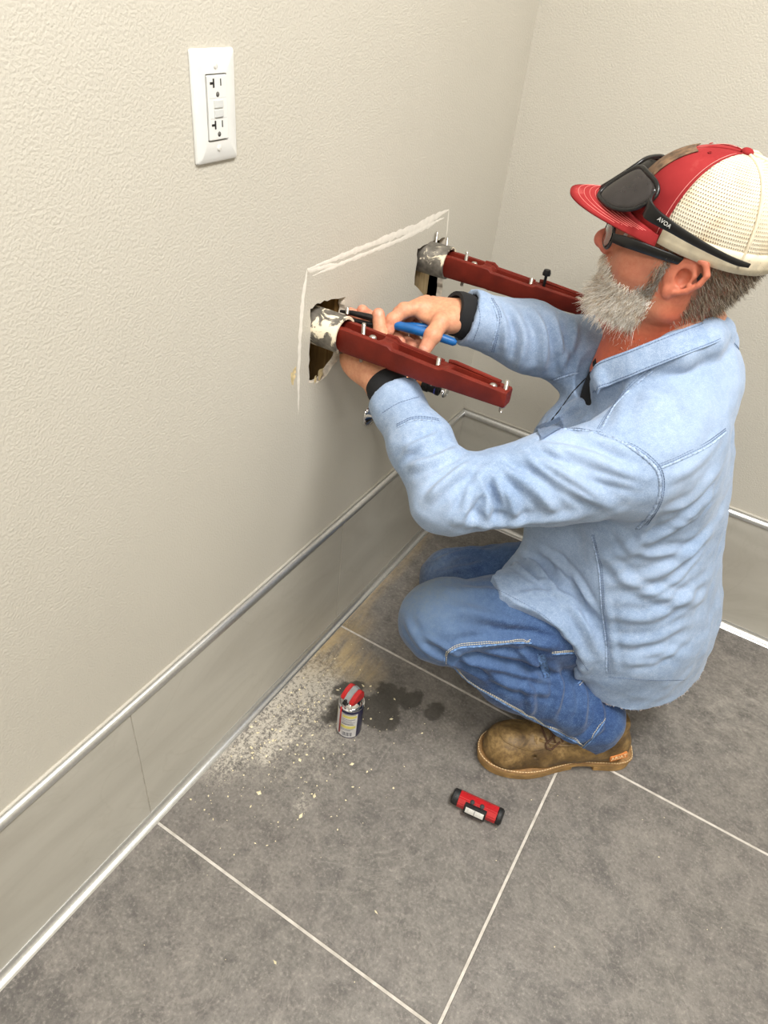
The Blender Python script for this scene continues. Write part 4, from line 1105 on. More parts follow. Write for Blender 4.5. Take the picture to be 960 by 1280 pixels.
bpy.context.view_layer.update()
tag(person, 'crouching bearded person in light blue denim shirt, jeans and red cap working on pipe', 'person')
M_NAIL = simple('finger_nail', (206, 146, 122), 0.45, var=0.03)
adopt(obj('thumb_nail', thumb_nail(l_hand['chains'][0][0], -FW + 0.15 * RT), M_NAIL, smooth=True), person)
adopt(obj('thumb_nail', thumb_nail(r_hand['chains'][0][0], -FW - 0.1 * RT), M_NAIL, smooth=True), person)

# ------------------------------------------------------------------ beard, hair
M_HAIR = Mat('hair', (180, 170, 160), 0.55, spec=0.3); M_HAIR.color(M_HAIR.attr('Col')); M_HAIR = M_HAIR.m
def pick(n, cols, ps):
    i = rng.choice(len(cols), n, p=ps); c = np.array([lc(q) for q in cols])[i]; return c * rng.uniform(0.8, 1.15, (n, 1))
def to_local(P): return (P - HC) @ HR.T
bw = beard ** 1.3
P_, N_ = sample(HVW, HQ, HNW, bw, 11000); pl = to_local(P_); n = len(P_)
front = smooth01(pl[:, 0], 0.03, 0.10); low = smooth01(-pl[:, 2], 0.05, 0.11)
Ld = 0.0045 + 0.006 * front * low + 0.0045 * low + 0.004 * rng.random(n)
mous = (pl[:, 0] > 0.09) & (pl[:, 2] > -0.062); Ld[mous] = 0.009
D_ = N_ * 0.62 + np.outer(0.25 + 0.55 * low, -HU) + np.outer(0.04 + 0.10 * front, HF) + rng.normal(size=(n, 3)) * 0.28
D_[mous] = N_[mous] * 0.35 - HU * 0.75 + rng.normal(size=(mous.sum(), 3)) * 0.2
col = pick(n, [(255, 250, 242), (240, 232, 218), (212, 200, 182), (160, 140, 118), (216, 188, 152)], [.42, .26, .14, .08, .10])
dark = (pl[:, 0] < 0.055) & (pl[:, 2] > -0.050); col[dark] *= 0.45
beard_o = adopt(strands('beard', P_, D_, Ld, 0.00042, col, bend=np.outer(np.ones(n), -HU) * 0.25, seg=3, jitter=0.30, mat=M_HAIR), person)
tag(beard_o, 'bushy grey-white beard', kind='stuff')
hw = np.maximum(hair, burn * 0.9)
P_, N_ = sample(HVW, HQ, HNW, hw, 8500); n = len(P_); pl = to_local(P_)
D_ = N_ * 0.45 - HU * 0.7 - HF * 0.55 + rng.normal(size=(n, 3)) * 0.18
fb = pl[:, 0] > 0.0; D_[fb] = N_[fb] * 0.3 - HU * 0.9 + rng.normal(size=(fb.sum(), 3)) * 0.2
Ld = rng.uniform(0.007, 0.015, n) * np.interp(pl[:, 2], [-0.09, -0.05], [0.6, 1.0])
col = pick(n, [(168, 154, 134), (128, 112, 94), (96, 82, 68), (200, 190, 174)], [.34, .30, .22, .14])
hair_o = adopt(strands('hair', P_, D_, Ld, 0.00042, col, seg=2, jitter=0.15, mat=M_HAIR), person)
tag(hair_o, 'short grey-brown hair below the cap', kind='stuff')
P_, N_ = sample(HVW, HQ, HNW, nape + 0.25 * (smooth01(-hz, 0.11, 0.13) * (1 - smooth01(-hz, 0.14, 0.165)) * (hx > 0.0)), 900); n = len(P_)
D_ = N_ * 0.25 - HU * 0.7 - HF * 0.3 + rng.normal(size=(n, 3)) * 0.3
st_ = adopt(strands('neck_hair', P_, D_, rng.uniform(0.004, 0.011, n), 0.00030, pick(n, [(226, 214, 200), (190, 168, 150)], [.6, .4]), seg=2, jitter=0.2, mat=M_HAIR), person)
tag(st_, 'fine pale hair on the neck', kind='stuff')
# eyes
M_EYE = Mat('eye', (235, 230, 224), 0.2)
d = M_EYE.n('ShaderNodeVectorMath', operation='LENGTH'); vv_ = M_EYE.n('ShaderNodeVectorMath', operation='MULTIPLY'); vv_.inputs[1].default_value = (0, 1, 1)
M_EYE.l(M_EYE.coord(), vv_.inputs[0]); M_EYE.l(vv_.outputs[0], d.inputs[0])
M_EYE.color(M_EYE.ramp(d.outputs['Value'], [(0.0, (10, 10, 10)), (0.0026, (10, 10, 10)), (0.0030, (96, 110, 120)), (0.0056, (70, 84, 96)), (0.0062, (232, 226, 220))])); M_EYE = M_EYE.m
for s in (1, -1):
    bm = bmesh.new(); bmesh.ops.create_uvsphere(bm, u_segments=20, v_segments=12, radius=0.0120)
    o = obj('eye', bm, M_EYE, smooth=True); c = hd(0.0862, s * 0.033, 0.003)
    o.matrix_world = Matrix(((HF[0], HL[0], HU[0], c[0]), (HF[1], HL[1], HU[1], c[1]), (HF[2], HL[2], HU[2], c[2]), (0, 0, 0, 1)))
    bpy.context.view_layer.update(); adopt(o, person)
# ------------------------------------------------------------------ clothing
def mat_denim(name, dark, mid, light, rough=0.85, weave=1400):
    m = Mat(name, mid, rough, spec=0.15)
    m.b.inputs['Sheen Weight'].default_value = 0.15
    co = m.coord()
    a = m.noise(9, 4, 0.55, vec=co); b = m.noise(95, 4, 0.7, vec=co); c = m.noise(weave, 2, vec=co, stretch=(1, 1, 0.3)); c2 = m.noise(weave * 0.6, 2, vec=co, stretch=(0.35, 0.35, 1.6))
    f = m.math('ADD', m.math('MULTIPLY', a, 0.22), m.math('ADD', m.math('MULTIPLY', b, 0.28), m.math('MULTIPLY', c, 0.50)))
    col = m.ramp(f, [(0.34, dark), (0.5, mid), (0.66, light)])
    w = m.attr('Wear', 'Fac')
    col = m.mix(m.math('MULTIPLY', w, 1.0, clamp=True), col, light)
    col = m.mix(m.ramp(c2, [(0.5, 0.0), (0.72, 0.35)]), col, light)
    fade = m.attr('Dirt', 'Fac')
    col = m.mix(m.math('MULTIPLY', fade, m.ramp(b, [(0.3, 0.4), (0.7, 1.0)])), col, (112, 120, 120))
    m.color(col)
    m.bump(m.math('ADD', c, m.math('MULTIPLY', b, 0.5)), 0.25, 0.0012)
    return m.m
M_SHIRT = mat_denim('light_denim', (106, 128, 158), (132, 153, 182), (170, 185, 207))
M_JEANS = mat_denim('blue_denim', (24, 42, 80), (38, 64, 110), (96, 122, 158))
M_JEANS2 = M_JEANS
M_THREAD = simple('grey_blue_thread', (92, 110, 140), 0.8, var=0.15)
M_THREAD2 = simple('pale_jean_thread', (196, 190, 170), 0.8, var=0.05)
M_SEAM = simple('worn_denim_seam', (144, 162, 188), 0.9, var=0.22, scale=260)
M_SEAMJ = simple('worn_jean_seam', (92, 122, 164), 0.9, var=0.3, scale=260)
M_BLACK = simple('black_knit', (16, 16, 18), 0.9, var=0.3, scale=900, bump=0.4)
M_FRAY = simple('frayed_hem', (186, 168, 160), 0.95, var=0.25, scale=400)

def build_shirt():
    F = Field((0.06, -0.955, 0.12), (0.875, -0.175, 0.93), 0.0036)
    Y = (0, 1, 0)
    F.chain([(0.545, -0.470, 0.770), (0.552, -0.462, 0.665), (0.570, -0.455, 0.560), (0.588, -0.445, 0.44), (0.628, -0.438, 0.31), (0.652, -0.435, 0.17)],
            [0.090, 0.118, 0.128, 0.142, 0.148, 0.150], 0.04, sq=(Y, 0.74))
    # shoulders and neck slope
    F.cone((0.560, -0.475, 0.815), L_SHO + (0.012, 0.03, 0.03), 0.060, 0.070, 0.06)
    F.cone((0.560, -0.465, 0.815), R_SHO + (0.02, -0.02, 0.01), 0.060, 0.070, 0.06)
    F.ell((0.572, -0.56, 0.70), (0.085, 0.085, 0.11), 0.06)
    # left sleeve
    dl, dr = unit(L_CUF - L_ELB), unit(R_CUF - R_ELB)
    F.chain([L_SHO, (L_SHO * 0.55 + L_ELB * 0.45) + (0, 0, 0.004), L_ELB], [0.080, 0.070, 0.057], 0.035)
    F.chain([L_ELB, L_ELB * 0.45 + L_CUF * 0.55, L_CUF, L_CUF + dl * 0.05], [0.057, 0.050, 0.0425, 0.041], 0.02)
    # right sleeve
    F.chain([R_SHO, (R_SHO + R_ELB) / 2, R_ELB], [0.080, 0.072, 0.064], 0.04)
    F.chain([R_ELB, R_ELB * 0.5 + R_CUF * 0.5, R_CUF, R_CUF + dr * 0.05], [0.064, 0.060, 0.046, 0.044], 0.02)
    for c, d, r in ((L_CUF, dl, .036), (R_CUF, dr, .038)):
        F.halfcut(c + d * 0.014, d, 0.075); F.cone(c - d * 0.016, c + d * 0.06, r, r, 0.0, mode='-')
    # front hanging over the lap
    F.chain([(0.47, -0.52, 0.46), (0.425, -0.545, 0.36), (0.372, -0.560, 0.300)], [0.075, 0.05, 0.022], 0.05)
    F.chain([(0.470, -0.470, 0.725), (0.425, -0.485, 0.62), (0.44, -0.50, 0.50)], [0.080, 0.080, 0.08], 0.05)
    # hem line: level behind, rising over the thighs in front
    F.cut(lambda X, Y_, Z: (0.198 + np.maximum(0, 0.64 - X) * 0.33 + np.maximum(0, X - 0.70) * 0.25 - 0.10 * np.maximum(0, Y_ + 0.5)) - Z, 0.004)
    # drape lying on the left thigh, its hem running down across it
    ba = L_KNE - L_HIP
    g = F.reg((0.28, -0.88, 0.15), (0.78, -0.36, 0.50)); sl, X, Y_, Z = g
    t = np.clip(((X - L_HIP[0]) * ba[0] + (Y_ - L_HIP[1]) * ba[1] + (Z - L_HIP[2]) * ba[2]) / float(ba @ ba), 0, 1)
    q = np.sqrt((X - L_HIP[0] - t * ba[0]) ** 2 + (Y_ - L_HIP[1] - t * ba[1]) ** 2 + (Z - L_HIP[2] - t * ba[2] - 0.010 * np.sin(np.pi * t)) ** 2)
    d = q - (np.interp(t, [0, .5, 1], [.098, .093, .077]) + np.interp(t, [0.3, 0.55, 0.78], [0.021, 0.021, 0.013]))
    hh = np.clip((Z - L_HIP[2] - t * ba[2]) / np.maximum(q, 1e-4), -1, 1); ph = np.degrees(np.arccos(hh))
    tc = np.interp(ph, [0, 18, 35, 54, 79, 107, 150], [0.83, 0.79, 0.67, 0.56, 0.44, 0.37, 0.33]) + 0.006 * np.sin(ph * 0.35)
    d = np.maximum(d, (t - tc) * np.linalg.norm(ba) * 0.8)
    F.put(d.astype(np.float32), sl, 0.012, '+')
    # collar stand: cloth carried up to the collar
    F.chain([on(752, 478, 1, -0.545), on(800, 462, 1, -0.560), on(845, 440, 1, -0.548), on(880, 424, 1, -0.510), on(893, 416, 1, -0.462), (0.585, -0.415, 0.862), (0.540, -0.385, 0.850)], [0.018, 0.024, 0.030, 0.032, 0.028, 0.022, 0.018], 0.035)
    # neck opening
    F.cone(hd(-0.006, 0, -0.10), NECK + (-0.010, 0, -0.03), 0.066, 0.066, 0.004, mode='-')
    F.cone(hd(0.045, 0, -0.13), (0.425, -0.497, 0.770), 0.050, 0.042, 0.004, mode='-')
    return F.mesh(2)
SV, SQ = build_shirt()
SN = normals(SV, SQ); sb = bvh_of(SV, SQ)
FOLDS = [
    # left sleeve, elbow fan
    ([(600, 590), (588, 625), (565, 660)], .0055, .010), ([(598, 588), (608, 630), (604, 668)], .0050, .010), ([(604, 586), (635, 620), (648, 664)], .0050, .011),
    ([(590, 580), (560, 600), (532, 628)], .0060, .010), ([(575, 560), (545, 575), (508, 585)], .0050, .010), ([(556, 535), (535, 552), (500, 560)], .0035, .009),
    ([(612, 582), (665, 608), (700, 650)], .0045, .012), ([(640, 568), (700, 590), (770, 640)], .0045, .013), ([(660, 556), (730, 570), (800, 600)], .0042, .013),
    ([(690, 540), (740, 548), (790, 566)], .0030, .011), ([(560, 648), (600, 655), (660, 652), (720, 648)], .0040, .012), ([(585, 600), (580, 640)], .0035, .007), ([(622, 600), (628, 648)], .0030, .007),
    # torso side and back
    ([(740, 700), (780, 690), (840, 660), (896, 615)], .0050, .013), ([(745, 730), (800, 725), (850, 700), (893, 660)], .0060, .014), ([(750, 690), (790, 730), (850, 750), (886, 745)], .0055, .014),
    ([(760, 770), (820, 770), (888, 720)], .0050, .014), ([(755, 800), (810, 800), (870, 775)], .0040, .013), ([(828, 640), (865, 625), (902, 580)], .0045, .013),
    ([(830, 600), (870, 580), (905, 540)], .0030, .012), ([(690, 690), (720, 760), (750, 820)], .0065, .012), ([(650, 690), (690, 730), (722, 775)], .0060, .011), ([(672, 685), (716, 720), (745, 770)], .0045, .010),
    ([(800, 480), (840, 500), (860, 560)], -.0030, .016), ([(770, 660), (800, 690), (870, 690)], .0050, .012), ([(780, 830), (820, 815), (860, 820)], .0035, .012), ([(770, 845), (765, 800), (757, 740)], .0030, .009),
    # shoulder / chest
    ([(745, 545), (705, 530), (672, 545)], .0045, .010), ([(730, 500), (700, 515), (680, 535)], .0040, .010), ([(795, 460), (780, 500), (770, 540)], .0025, .014),
    # finer creases
    ([(668, 545), (720, 585), (800, 612)], .0028, .007), ([(676, 538), (735, 562), (812, 588)], .0024, .007), ([(650, 560), (690, 600), (760, 635)], .0028, .007), ([(600, 600), (618, 640)], .0028, .006), ([(578, 575), (548, 592)], .0030, .006),
    ([(540, 545), (515, 560), (498, 575)], .0028, .007), ([(600, 610), (592, 650)], .0025, .006), ([(820, 640), (790, 690), (770, 720)], .0030, .008), ([(830, 655), (868, 648), (898, 600)], .0026, .008), ([(700, 700), (728, 750), (750, 800)], .0035, .008),
    ([(780, 540), (810, 530), (860, 500)], .0015, .010), ([(735, 520), (720, 530), (690, 540)], .0030, .007), ([(725, 505), (705, 518), (685, 528)], .0028, .006), ([(640, 745), (690, 740), (735, 760)], .0028, .008), ([(640, 700), (665, 720), (700, 735)], .0030, .008),
    ([(860, 800), (820, 825), (780, 830)], .0025, .009), ([(880, 690), (840, 730), (800, 745)], .0025, .008),
    # right sleeve
    ([(640, 380), (655, 420), (648, 462)], .0040, .010), ([(665, 385), (680, 420), (678, 466)], .0050, .010), ([(690, 392), (700, 430), (705, 470)], .0050, .010), ([(620, 378), (632, 410), (630, 450)], .0030, .009), ([(720, 398), (716, 430), (700, 462)], .0040, .010),
]
for pxs, a, w in FOLDS: SV = fold(SV, SN, sb, pxs, a * (1.7 if pxs[0][0] < 735 else 1.05), w * 0.80)
# soft low-frequency cloth unevenness
def fbm(V, sc, seed):
    r = np.random.default_rng(seed); o = np.zeros(len(V))
    for i in range(14):
        d = r.normal(size=3); d /= np.linalg.norm(d); o += np.sin(V @ d * sc * r.uniform(.6, 1.8) + r.uniform(0, 6.28) + 1.5 * np.sin(V @ r.normal(size=3) * sc * .5)) / 14 ** .5
    return o
SV = SV + SN * (fbm(SV, 95, 3) * 0.0011 + fbm(SV, 40, 4) * 0.0018)[:, None]
SN = normals(SV, SQ); sb = bvh_of(SV, SQ)
wear = np.clip(fbm(SV, 30, 5) * 0.12 + 0.12, 0, 0.5) + 0.35 * np.exp(-np.linalg.norm(SV - np.array([0.575, -0.55, 0.80]), axis=1) ** 2 / 0.006)
shirt = adopt(obj('shirt', mk_mesh('shirt', SV, SQ, {'Wear': wear, 'Dirt': np.zeros(len(SV))}), M_SHIRT), person)
tag(shirt, 'light blue denim work shirt with frayed hem')
bt = bmesh.new()
def seam_obj(c, r, mat, parent):
    if len(c) > 2:
        bm = bmesh.new(); seam(bm, c, r); adopt(obj('seam', bm, mat, smooth=True), parent)
def dbl(pxs, r=0.0016, d=0.0035, both=True):
    c = cast(sb, pxs); seam_obj(c, r, M_SEAM, shirt); stitch(bt, shift(c, d), off=0.0004)
    if both: stitch(bt, shift(c, d * 1.9), off=0.0004)
dbl([(747, 541), (775, 552), (806, 572), (823, 592), (824, 620), (812, 645), (795, 662)], .0026)            # armhole
dbl([(824, 586), (850, 575), (885, 558), (908, 540)])                                                       # yoke, back
dbl([(700, 536), (725, 538), (747, 541)], both=False); dbl([(752, 536), (770, 505), (798, 478), (818, 462)])  # yoke, shoulder
seam_obj(cast(sb, [(733, 472), (716, 490), (700, 512), (684, 532)]), .0011, M_BLACK, shirt); dbl([(742, 486), (728, 500), (706, 526)], .0012, both=False); dbl([(690, 476), (708, 470), (724, 466)], .0018, both=False)  # black strip paints the dark gap of the placket opening; then placket seams
dbl([(739, 668), (748, 710), (752, 760), (757, 800), (758, 842)], .0014)                                    # side seam
dbl([(496, 535), (520, 525), (552, 528)], .0012)                                                            # left cuff seam
dbl([(612, 372), (622, 400), (612, 440)], .0012)                                                            # right cuff seam
stitch(bt, cast(sb, [(478, 516), (498, 504), (524, 496)]))
stitch(bt, cast(sb, [(597, 374), (600, 400), (592, 425)]))
stitch(bt, cast(sb, [(600, 728), (636, 744), (690, 778), (735, 838)])); stitch(bt, cast(sb, [(762, 846), (810, 850), (856, 850)]))
adopt(obj('stitching', bt, M_THREAD), shirt)['kind'] = 'stuff'
# frayed hem edge: short threads along the lower rim of the shirt
hz_ = 0.198 + np.maximum(0, 0.64 - SV[:, 0]) * 0.33 + np.maximum(0, SV[:, 0] - 0.70) * 0.25 - 0.10 * np.maximum(0, SV[:, 1] + 0.5)
rim = np.nonzero((np.abs(SV[:, 2] - hz_) < 0.004) & (SN[:, 2] > -0.75) & (SV[:, 1] < -0.30))[0]
pr = SV[rng.choice(rim, 1100)]; nr = len(pr)
adopt(strands('frayed_hem', pr, rng.normal(size=(nr, 3)) * 0.6 + np.array([0, 0, -0.6]), rng.uniform(.002, .005, nr), 0.0006, pick(nr, [(206, 196, 190), (170, 150, 142), (150, 170, 190)], [.4, .3, .3]), seg=1, mat=M_HAIR), shirt)['kind'] = 'stuff'
# collar: folded strip round the neck
def collar():
    ring = [on(741, 466, 1, -0.560), on(752, 452, 1, -0.566), on(790, 437, 1, -0.572), on(835, 419, 1, -0.560), on(872, 405, 1, -0.525), on(893, 398, 1, -0.470),
            np.array([0.590, -0.415, 0.880]), np.array([0.545, -0.385, 0.868]), np.array([0.490, -0.395, 0.845]), np.array([0.445, -0.425, 0.825]), np.array([0.425, -0.455, 0.812])]
    P = dense(ring, 0.006); N = len(P); ctr = np.mean(P, 0); bm = bmesh.new(); rows = []
    for i, p in enumerate(P):
        a, b = P[max(0, i - 1)], P[min(N - 1, i + 1)]; t = unit(b - a); out = p - ctr; out = unit(out - t * (out @ t)); up = unit(np.cross(t, out)); up = up if up[2] > 0 else -up
        out = unit(out - up * (out @ up)); s = i / (N - 1); w = 0.036 + 0.006 * (1 - s) * math.exp(-(s / .12) ** 2)
        jig = 0.0015 * math.sin(i * 0.7) - 0.010 * min(1, max(0, (s - .40) / .12))
        sec = [(-0.004, -0.020), (-0.003, -0.006), (0.000, 0.0), (0.0045, 0.001), (0.009, -0.006), (0.013 + jig, -0.016), (0.017 + jig, -w), (0.0145 + jig, -w - 0.001), (0.011, -0.017), (0.003, -0.008)]
        rows.append([bm.verts.new(p + out * u + up * v) for u, v in sec])
    m = len(rows[0])
    for A, B in zip(rows[:-1], rows[1:]):
        for k in range(m): bm.faces.new((A[k], A[(k + 1) % m], B[(k + 1) % m], B[k]))
    bm.faces.new(rows[0]); bm.faces.new(rows[-1][::-1])
    edge = [np.array(r[6].co) for r in rows]; edge2 = [np.array((r[6].co * 0.85 + r[5].co * 0.15)) for r in rows]
    st = bmesh.new(); stitch(st, [(q, unit(q - ctr)) for q in edge2], off=0.0008); stitch(st, [(np.array(r[4].co) * .5 + np.array(r[3].co) * .5, unit(np.array(r[4].co) - ctr)) for r in rows], off=0.0006)
    return bm, st
cb, cs_ = collar()
col_o = adopt(obj('collar', cb, M_SHIRT, smooth=60), shirt); adopt(obj('collar_stitching', cs_, M_THREAD), shirt)['kind'] = 'stuff'
# dark undershirt: neck band and knit cuffs
def cuff_ring(p, d, r0, L, parent_mat=M_BLACK):
    bm = bmesh.new(); d = unit(d); prof = [(r0 * .80, 0), (r0 * 1.02, 0.0), (r0 * 1.06, L * .25), (r0 * 1.05, L * .7), (r0 * .98, L), (r0 * .80, L), (r0 * .78, L * .5)]
    lathe(bm, prof, 28, p, d); return bm
under = adopt(obj('undershirt', cuff_ring(L_CUF + unit(L_CUF - L_ELB) * 0.012, unit(L_CUF - L_ELB) * 0.6 + unit(L_WRI - L_CUF) * 0.4, 0.0345, 0.036), M_BLACK, smooth=40), person)
tag(under, 'black knit undershirt showing at neck and wrists')
adopt(obj('knit_cuff', cuff_ring(R_CUF + unit(R_CUF - R_ELB) * 0.012, R_WRI - R_CUF, 0.0360, 0.034), M_BLACK, smooth=40), under)
bm = bmesh.new()
sweep(bm, [(0.428, -0.515, 0.798), (0.420, -0.50, 0.800), (0.425, -0.455, 0.80), (0.45, -0.41, 0.825), (0.50, -0.39, 0.845)], [.006, .012, .014, .014, .010], 10)
adopt(obj('neck_band', bm, M_BLACK, smooth=True), under)
F = Field((0.36, -0.60, 0.66), (0.60, -0.34, 0.86), 0.005); F.ell((0.468, -0.480, 0.752), (0.062, 0.078, 0.070), 0.0); F.cone((0.465, -0.48, 0.74), (0.450, -0.472, 0.805), 0.055, 0.036, 0.03)
adopt(obj('undershirt_front', mk_mesh('undershirt_front', *F.mesh(1)), M_BLACK), under)
# chest pocket flap, placket and buttons
def patch(bvh, pxs, lift, thick=0.0016, n=8):
    """cloth patch: quad given in pixels by 4 corners, laid on a surface"""
    bm = bmesh.new(); rows = []
    (x0, y0), (x1, y1), (x2, y2), (x3, y3) = pxs
    for i in range(n + 1):
        row = []
        for j in range(n + 1):
            s, t = i / n, j / n
            x = (x0 * (1 - s) + x1 * s) * (1 - t) + (x3 * (1 - s) + x2 * s) * t; y = (y0 * (1 - s) + y1 * s) * (1 - t) + (y3 * (1 - s) + y2 * s) * t
            h = bvh.ray_cast(Vector(CAM), Vector(ray(x, y)).normalized())
            if h[0] is None: return None
            row.append(bm.verts.new(h[0] + h[1] * (lift + 0.0008 * math.sin(5 * s))))
        rows.append(row)
    for A, B in zip(rows[:-1], rows[1:]):
        for k in range(n): bm.faces.new((A[k], A[k + 1], B[k + 1], B[k]))
    bmesh.ops.solidify(bm, geom=list(bm.faces), thickness=thick)
    return bm
for nm, pxs in (('pocket_flap', [(672, 535), (700, 520), (706, 534), (676, 552)]), ('placket', [(690, 478), (716, 462), (735, 478), (700, 500)]), ('shirt_tail', [(600, 722), (616, 706), (650, 722), (640, 742)])):
    b_ = patch(sb, pxs, 0.0035)
    if b_ is not None: adopt(obj(nm, b_, M_SHIRT, smooth=40), shirt)

# ---- jeans
def build_jeans():
    F = Field((0.10, -0.90, 0.015), (0.83, -0.21, 0.47), 0.0036)
    F.chain([(0.635, -0.44, 0.27), (0.64, -0.37, 0.27)], [0.125, 0.125], 0.03)
    F.cone((0.62, -0.42, 0.36), (0.635, -0.42, 0.26), 0.12, 0.12, 0.03)
    F.chain([L_HIP, L_HIP * 0.5 + L_KNE * 0.5 + (0, 0, 0.012), L_KNE], [0.098, 0.092, 0.076], 0.03)
    F.ell(L_KNE + (-0.006, -0.004, -0.002), (0.080, 0.080, 0.078), 0.02)
    F.chain([L_KNE + (0.030, 0.012, -0.016), L_KNE * 0.55 + L_ANK * 0.45 + (0.0, 0, -0.012), L_ANK + (0.0, -0.005, 0.012)], [0.064, 0.070, 0.062], 0.02)
    F.chain([L_ANK + (0.0, -0.005, 0.012), (0.650, -0.606, 0.094), (0.672, -0.598, 0.045)], [0.060, 0.054, 0.051], 0.02)
    F.chain([R_HIP, R_HIP * 0.5 + R_KNE * 0.5 + (0, 0, 0.01), R_KNE], [0.098, 0.090, 0.078], 0.03)
    F.chain([R_KNE + (0.01, 0, -0.01), R_KNE * 0.5 + R_ANK * 0.5, R_ANK], [0.070, 0.066, 0.055], 0.012)
    # leg opening over the boot
    F.halfcut((0.662, -0.600, 0.088), (0.76, 0.30, -0.58), 0.12)
    F.cut(lambda X, Y, Z: 0.022 - Z, 0.01)
    return F.mesh(2)
JV, JQ = build_jeans(); JN = normals(JV, JQ); jb = bvh_of(JV, JQ)
JF = [([(560, 812), (600, 806), (650, 800), (700, 810)], .0060, .012), ([(555, 830), (590, 822), (640, 830), (700, 845)], -.0080, .010), ([(520, 800), (560, 822), (620, 850)], -.0060, .010),
      ([(640, 800), (668, 830), (672, 850)], .0050, .010), ([(690, 830), (700, 860), (690, 900)], .0055, .010), ([(720, 845), (730, 875), (725, 915)], .0050, .010),
      ([(655, 850), (665, 880), (655, 905)], .0050, .010), ([(600, 838), (640, 858), (700, 870)], .0045, .010), ([(560, 760), (610, 770), (660, 790)], .0035, .014), ([(560, 735), (640, 745), (700, 770)], .0035, .014),
      ([(590, 780), (630, 786), (690, 800)], -.0035, .012), ([(505, 770), (520, 800), (545, 820)], .0030, .012), ([(740, 860), (752, 890), (745, 920)], .0045, .009), ([(680, 905), (720, 925), (760, 905)], .0050, .009),
      ([(540, 705), (575, 690), (615, 690)], .0040, .012), ([(535, 720), (570, 712), (610, 705)], .0035, .010)]
for pxs, a, w in JF: JV = fold(JV, JN, jb, pxs, a * 1.5, w * 0.85)
JV = JV + JN * (fbm(JV, 90, 8) * 0.0012 + fbm(JV, 38, 9) * 0.0016)[:, None]
JN = normals(JV, JQ); jb = bvh_of(JV, JQ)
kd = np.linalg.norm(JV - (L_KNE + np.array([-0.05, -0.03, 0.03])), axis=1); td = JV[:, 2] - np.interp(JV[:, 0], [0.25, 0.65], [0.345, 0.30])
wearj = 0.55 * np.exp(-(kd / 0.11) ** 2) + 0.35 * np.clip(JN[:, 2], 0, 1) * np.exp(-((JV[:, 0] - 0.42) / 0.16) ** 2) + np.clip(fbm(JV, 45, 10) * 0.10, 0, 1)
dirtj = 0.75 * np.exp(-(np.linalg.norm(JV - (L_KNE + np.array([-0.045, 0.0, 0.045])), axis=1) / 0.085) ** 2) + 0.5 * np.exp(-(np.linalg.norm(JV - (R_KNE + np.array([-0.03, -0.03, 0.05])), axis=1) / 0.08) ** 2)
jeans = adopt(obj('jeans', mk_mesh('jeans', JV, JQ, {'Wear': np.clip(wearj, 0, .75), 'Dirt': dirtj}), M_JEANS), person)
tag(jeans, 'worn blue carpenter jeans dusty at the knee')
bt = bmesh.new()
def jdbl(pxs, r=0.0018, d=0.004, both=True, sm=True):
    c = cast(jb, pxs)
    if sm: seam_obj(c, r, M_SEAMJ, jeans)
    stitch(bt, shift(c, d), 0.0008, off=0.0004)
    if both: stitch(bt, shift(c, d * 1.8), 0.0008, off=0.0004)
jdbl([(560, 818), (575, 810), (600, 808), (640, 804), (665, 804)]); jdbl([(690, 818), (720, 816), (745, 816)])
jdbl([(568, 835), (590, 855), (640, 885), (690, 912), (725, 930)], .0020)
jdbl([(556, 818), (555, 830)], .0010, both=False); jdbl([(672, 818), (682, 846)], .0030, both=False)
jdbl([(688, 916), (715, 938), (735, 930), (757, 900)], .0012, both=False)
jdbl([(748, 840), (735, 842), (722, 855)], .0012, both=False)
adopt(obj('stitching', bt, M_THREAD2), jeans)['kind'] = 'stuff'
lp = patch(jb, [(671, 818), (681, 816), (689, 846), (679, 848)], 0.003, n=5)
if lp is not None: adopt(obj('tool_loop', lp, M_SEAMJ, smooth=40), jeans)

# ---- boots
def mat_leather():
    m = Mat('brown_leather', (128, 96, 58), 0.55, spec=0.4)
    co = m.coord(); a = m.noise(22, 5, 0.65, vec=co, dist=0.6); b = m.noise(120, 4, 0.7, vec=co); c = m.noise(500, 2, vec=co)
    col = m.ramp(a, [(0.32, (66, 50, 28)), (0.46, (106, 84, 50)), (0.60, (138, 112, 70)), (0.72, (158, 132, 90))])
    col = m.mix(m.ramp(b, [(0.40, 0.55), (0.55, 0.0)]), col, (80, 60, 38))
    m.color(col); m.rough(m.ramp(b, [(0.3, 0.42), (0.7, 0.68)])); m.bump(m.math('ADD', b, m.math('MULTIPLY', c, 0.4)), 0.3, 0.0015)
    return m.m
M_LEA = mat_leather()
M_SOLE = simple('tan_rubber_sole', (150, 118, 72), 0.6, var=0.18, scale=40, bump=0.2)
M_WELT = simple('tan_welt', (136, 102, 62), 0.65, var=0.15, scale=150)
M_LACE = simple('brown_lace', (70, 46, 28), 0.8, var=0.2, scale=400)
M_SHAFT = simple('dark_brown_leather', (74, 46, 26), 0.5, var=0.2, scale=80)
M_TAG = simple('orange_tag', (196, 120, 60), 0.6, var=0.1); M_CREAM = simple('cream_print', (232, 206, 160), 0.6, var=0.03)
SOLE = [(-0.006, 0.0), (0.004, 0.026), (0.030, 0.036), (0.075, 0.034), (0.120, 0.032), (0.165, 0.040), (0.205, 0.050), (0.245, 0.052), (0.285, 0.043), (0.312, 0.025), (0.322, 0.0),
        (0.312, -0.028), (0.285, -0.046), (0.240, -0.053), (0.200, -0.049), (0.160, -0.040), (0.115, -0.033), (0.070, -0.034), (0.030, -0.034), (0.004, -0.024)]
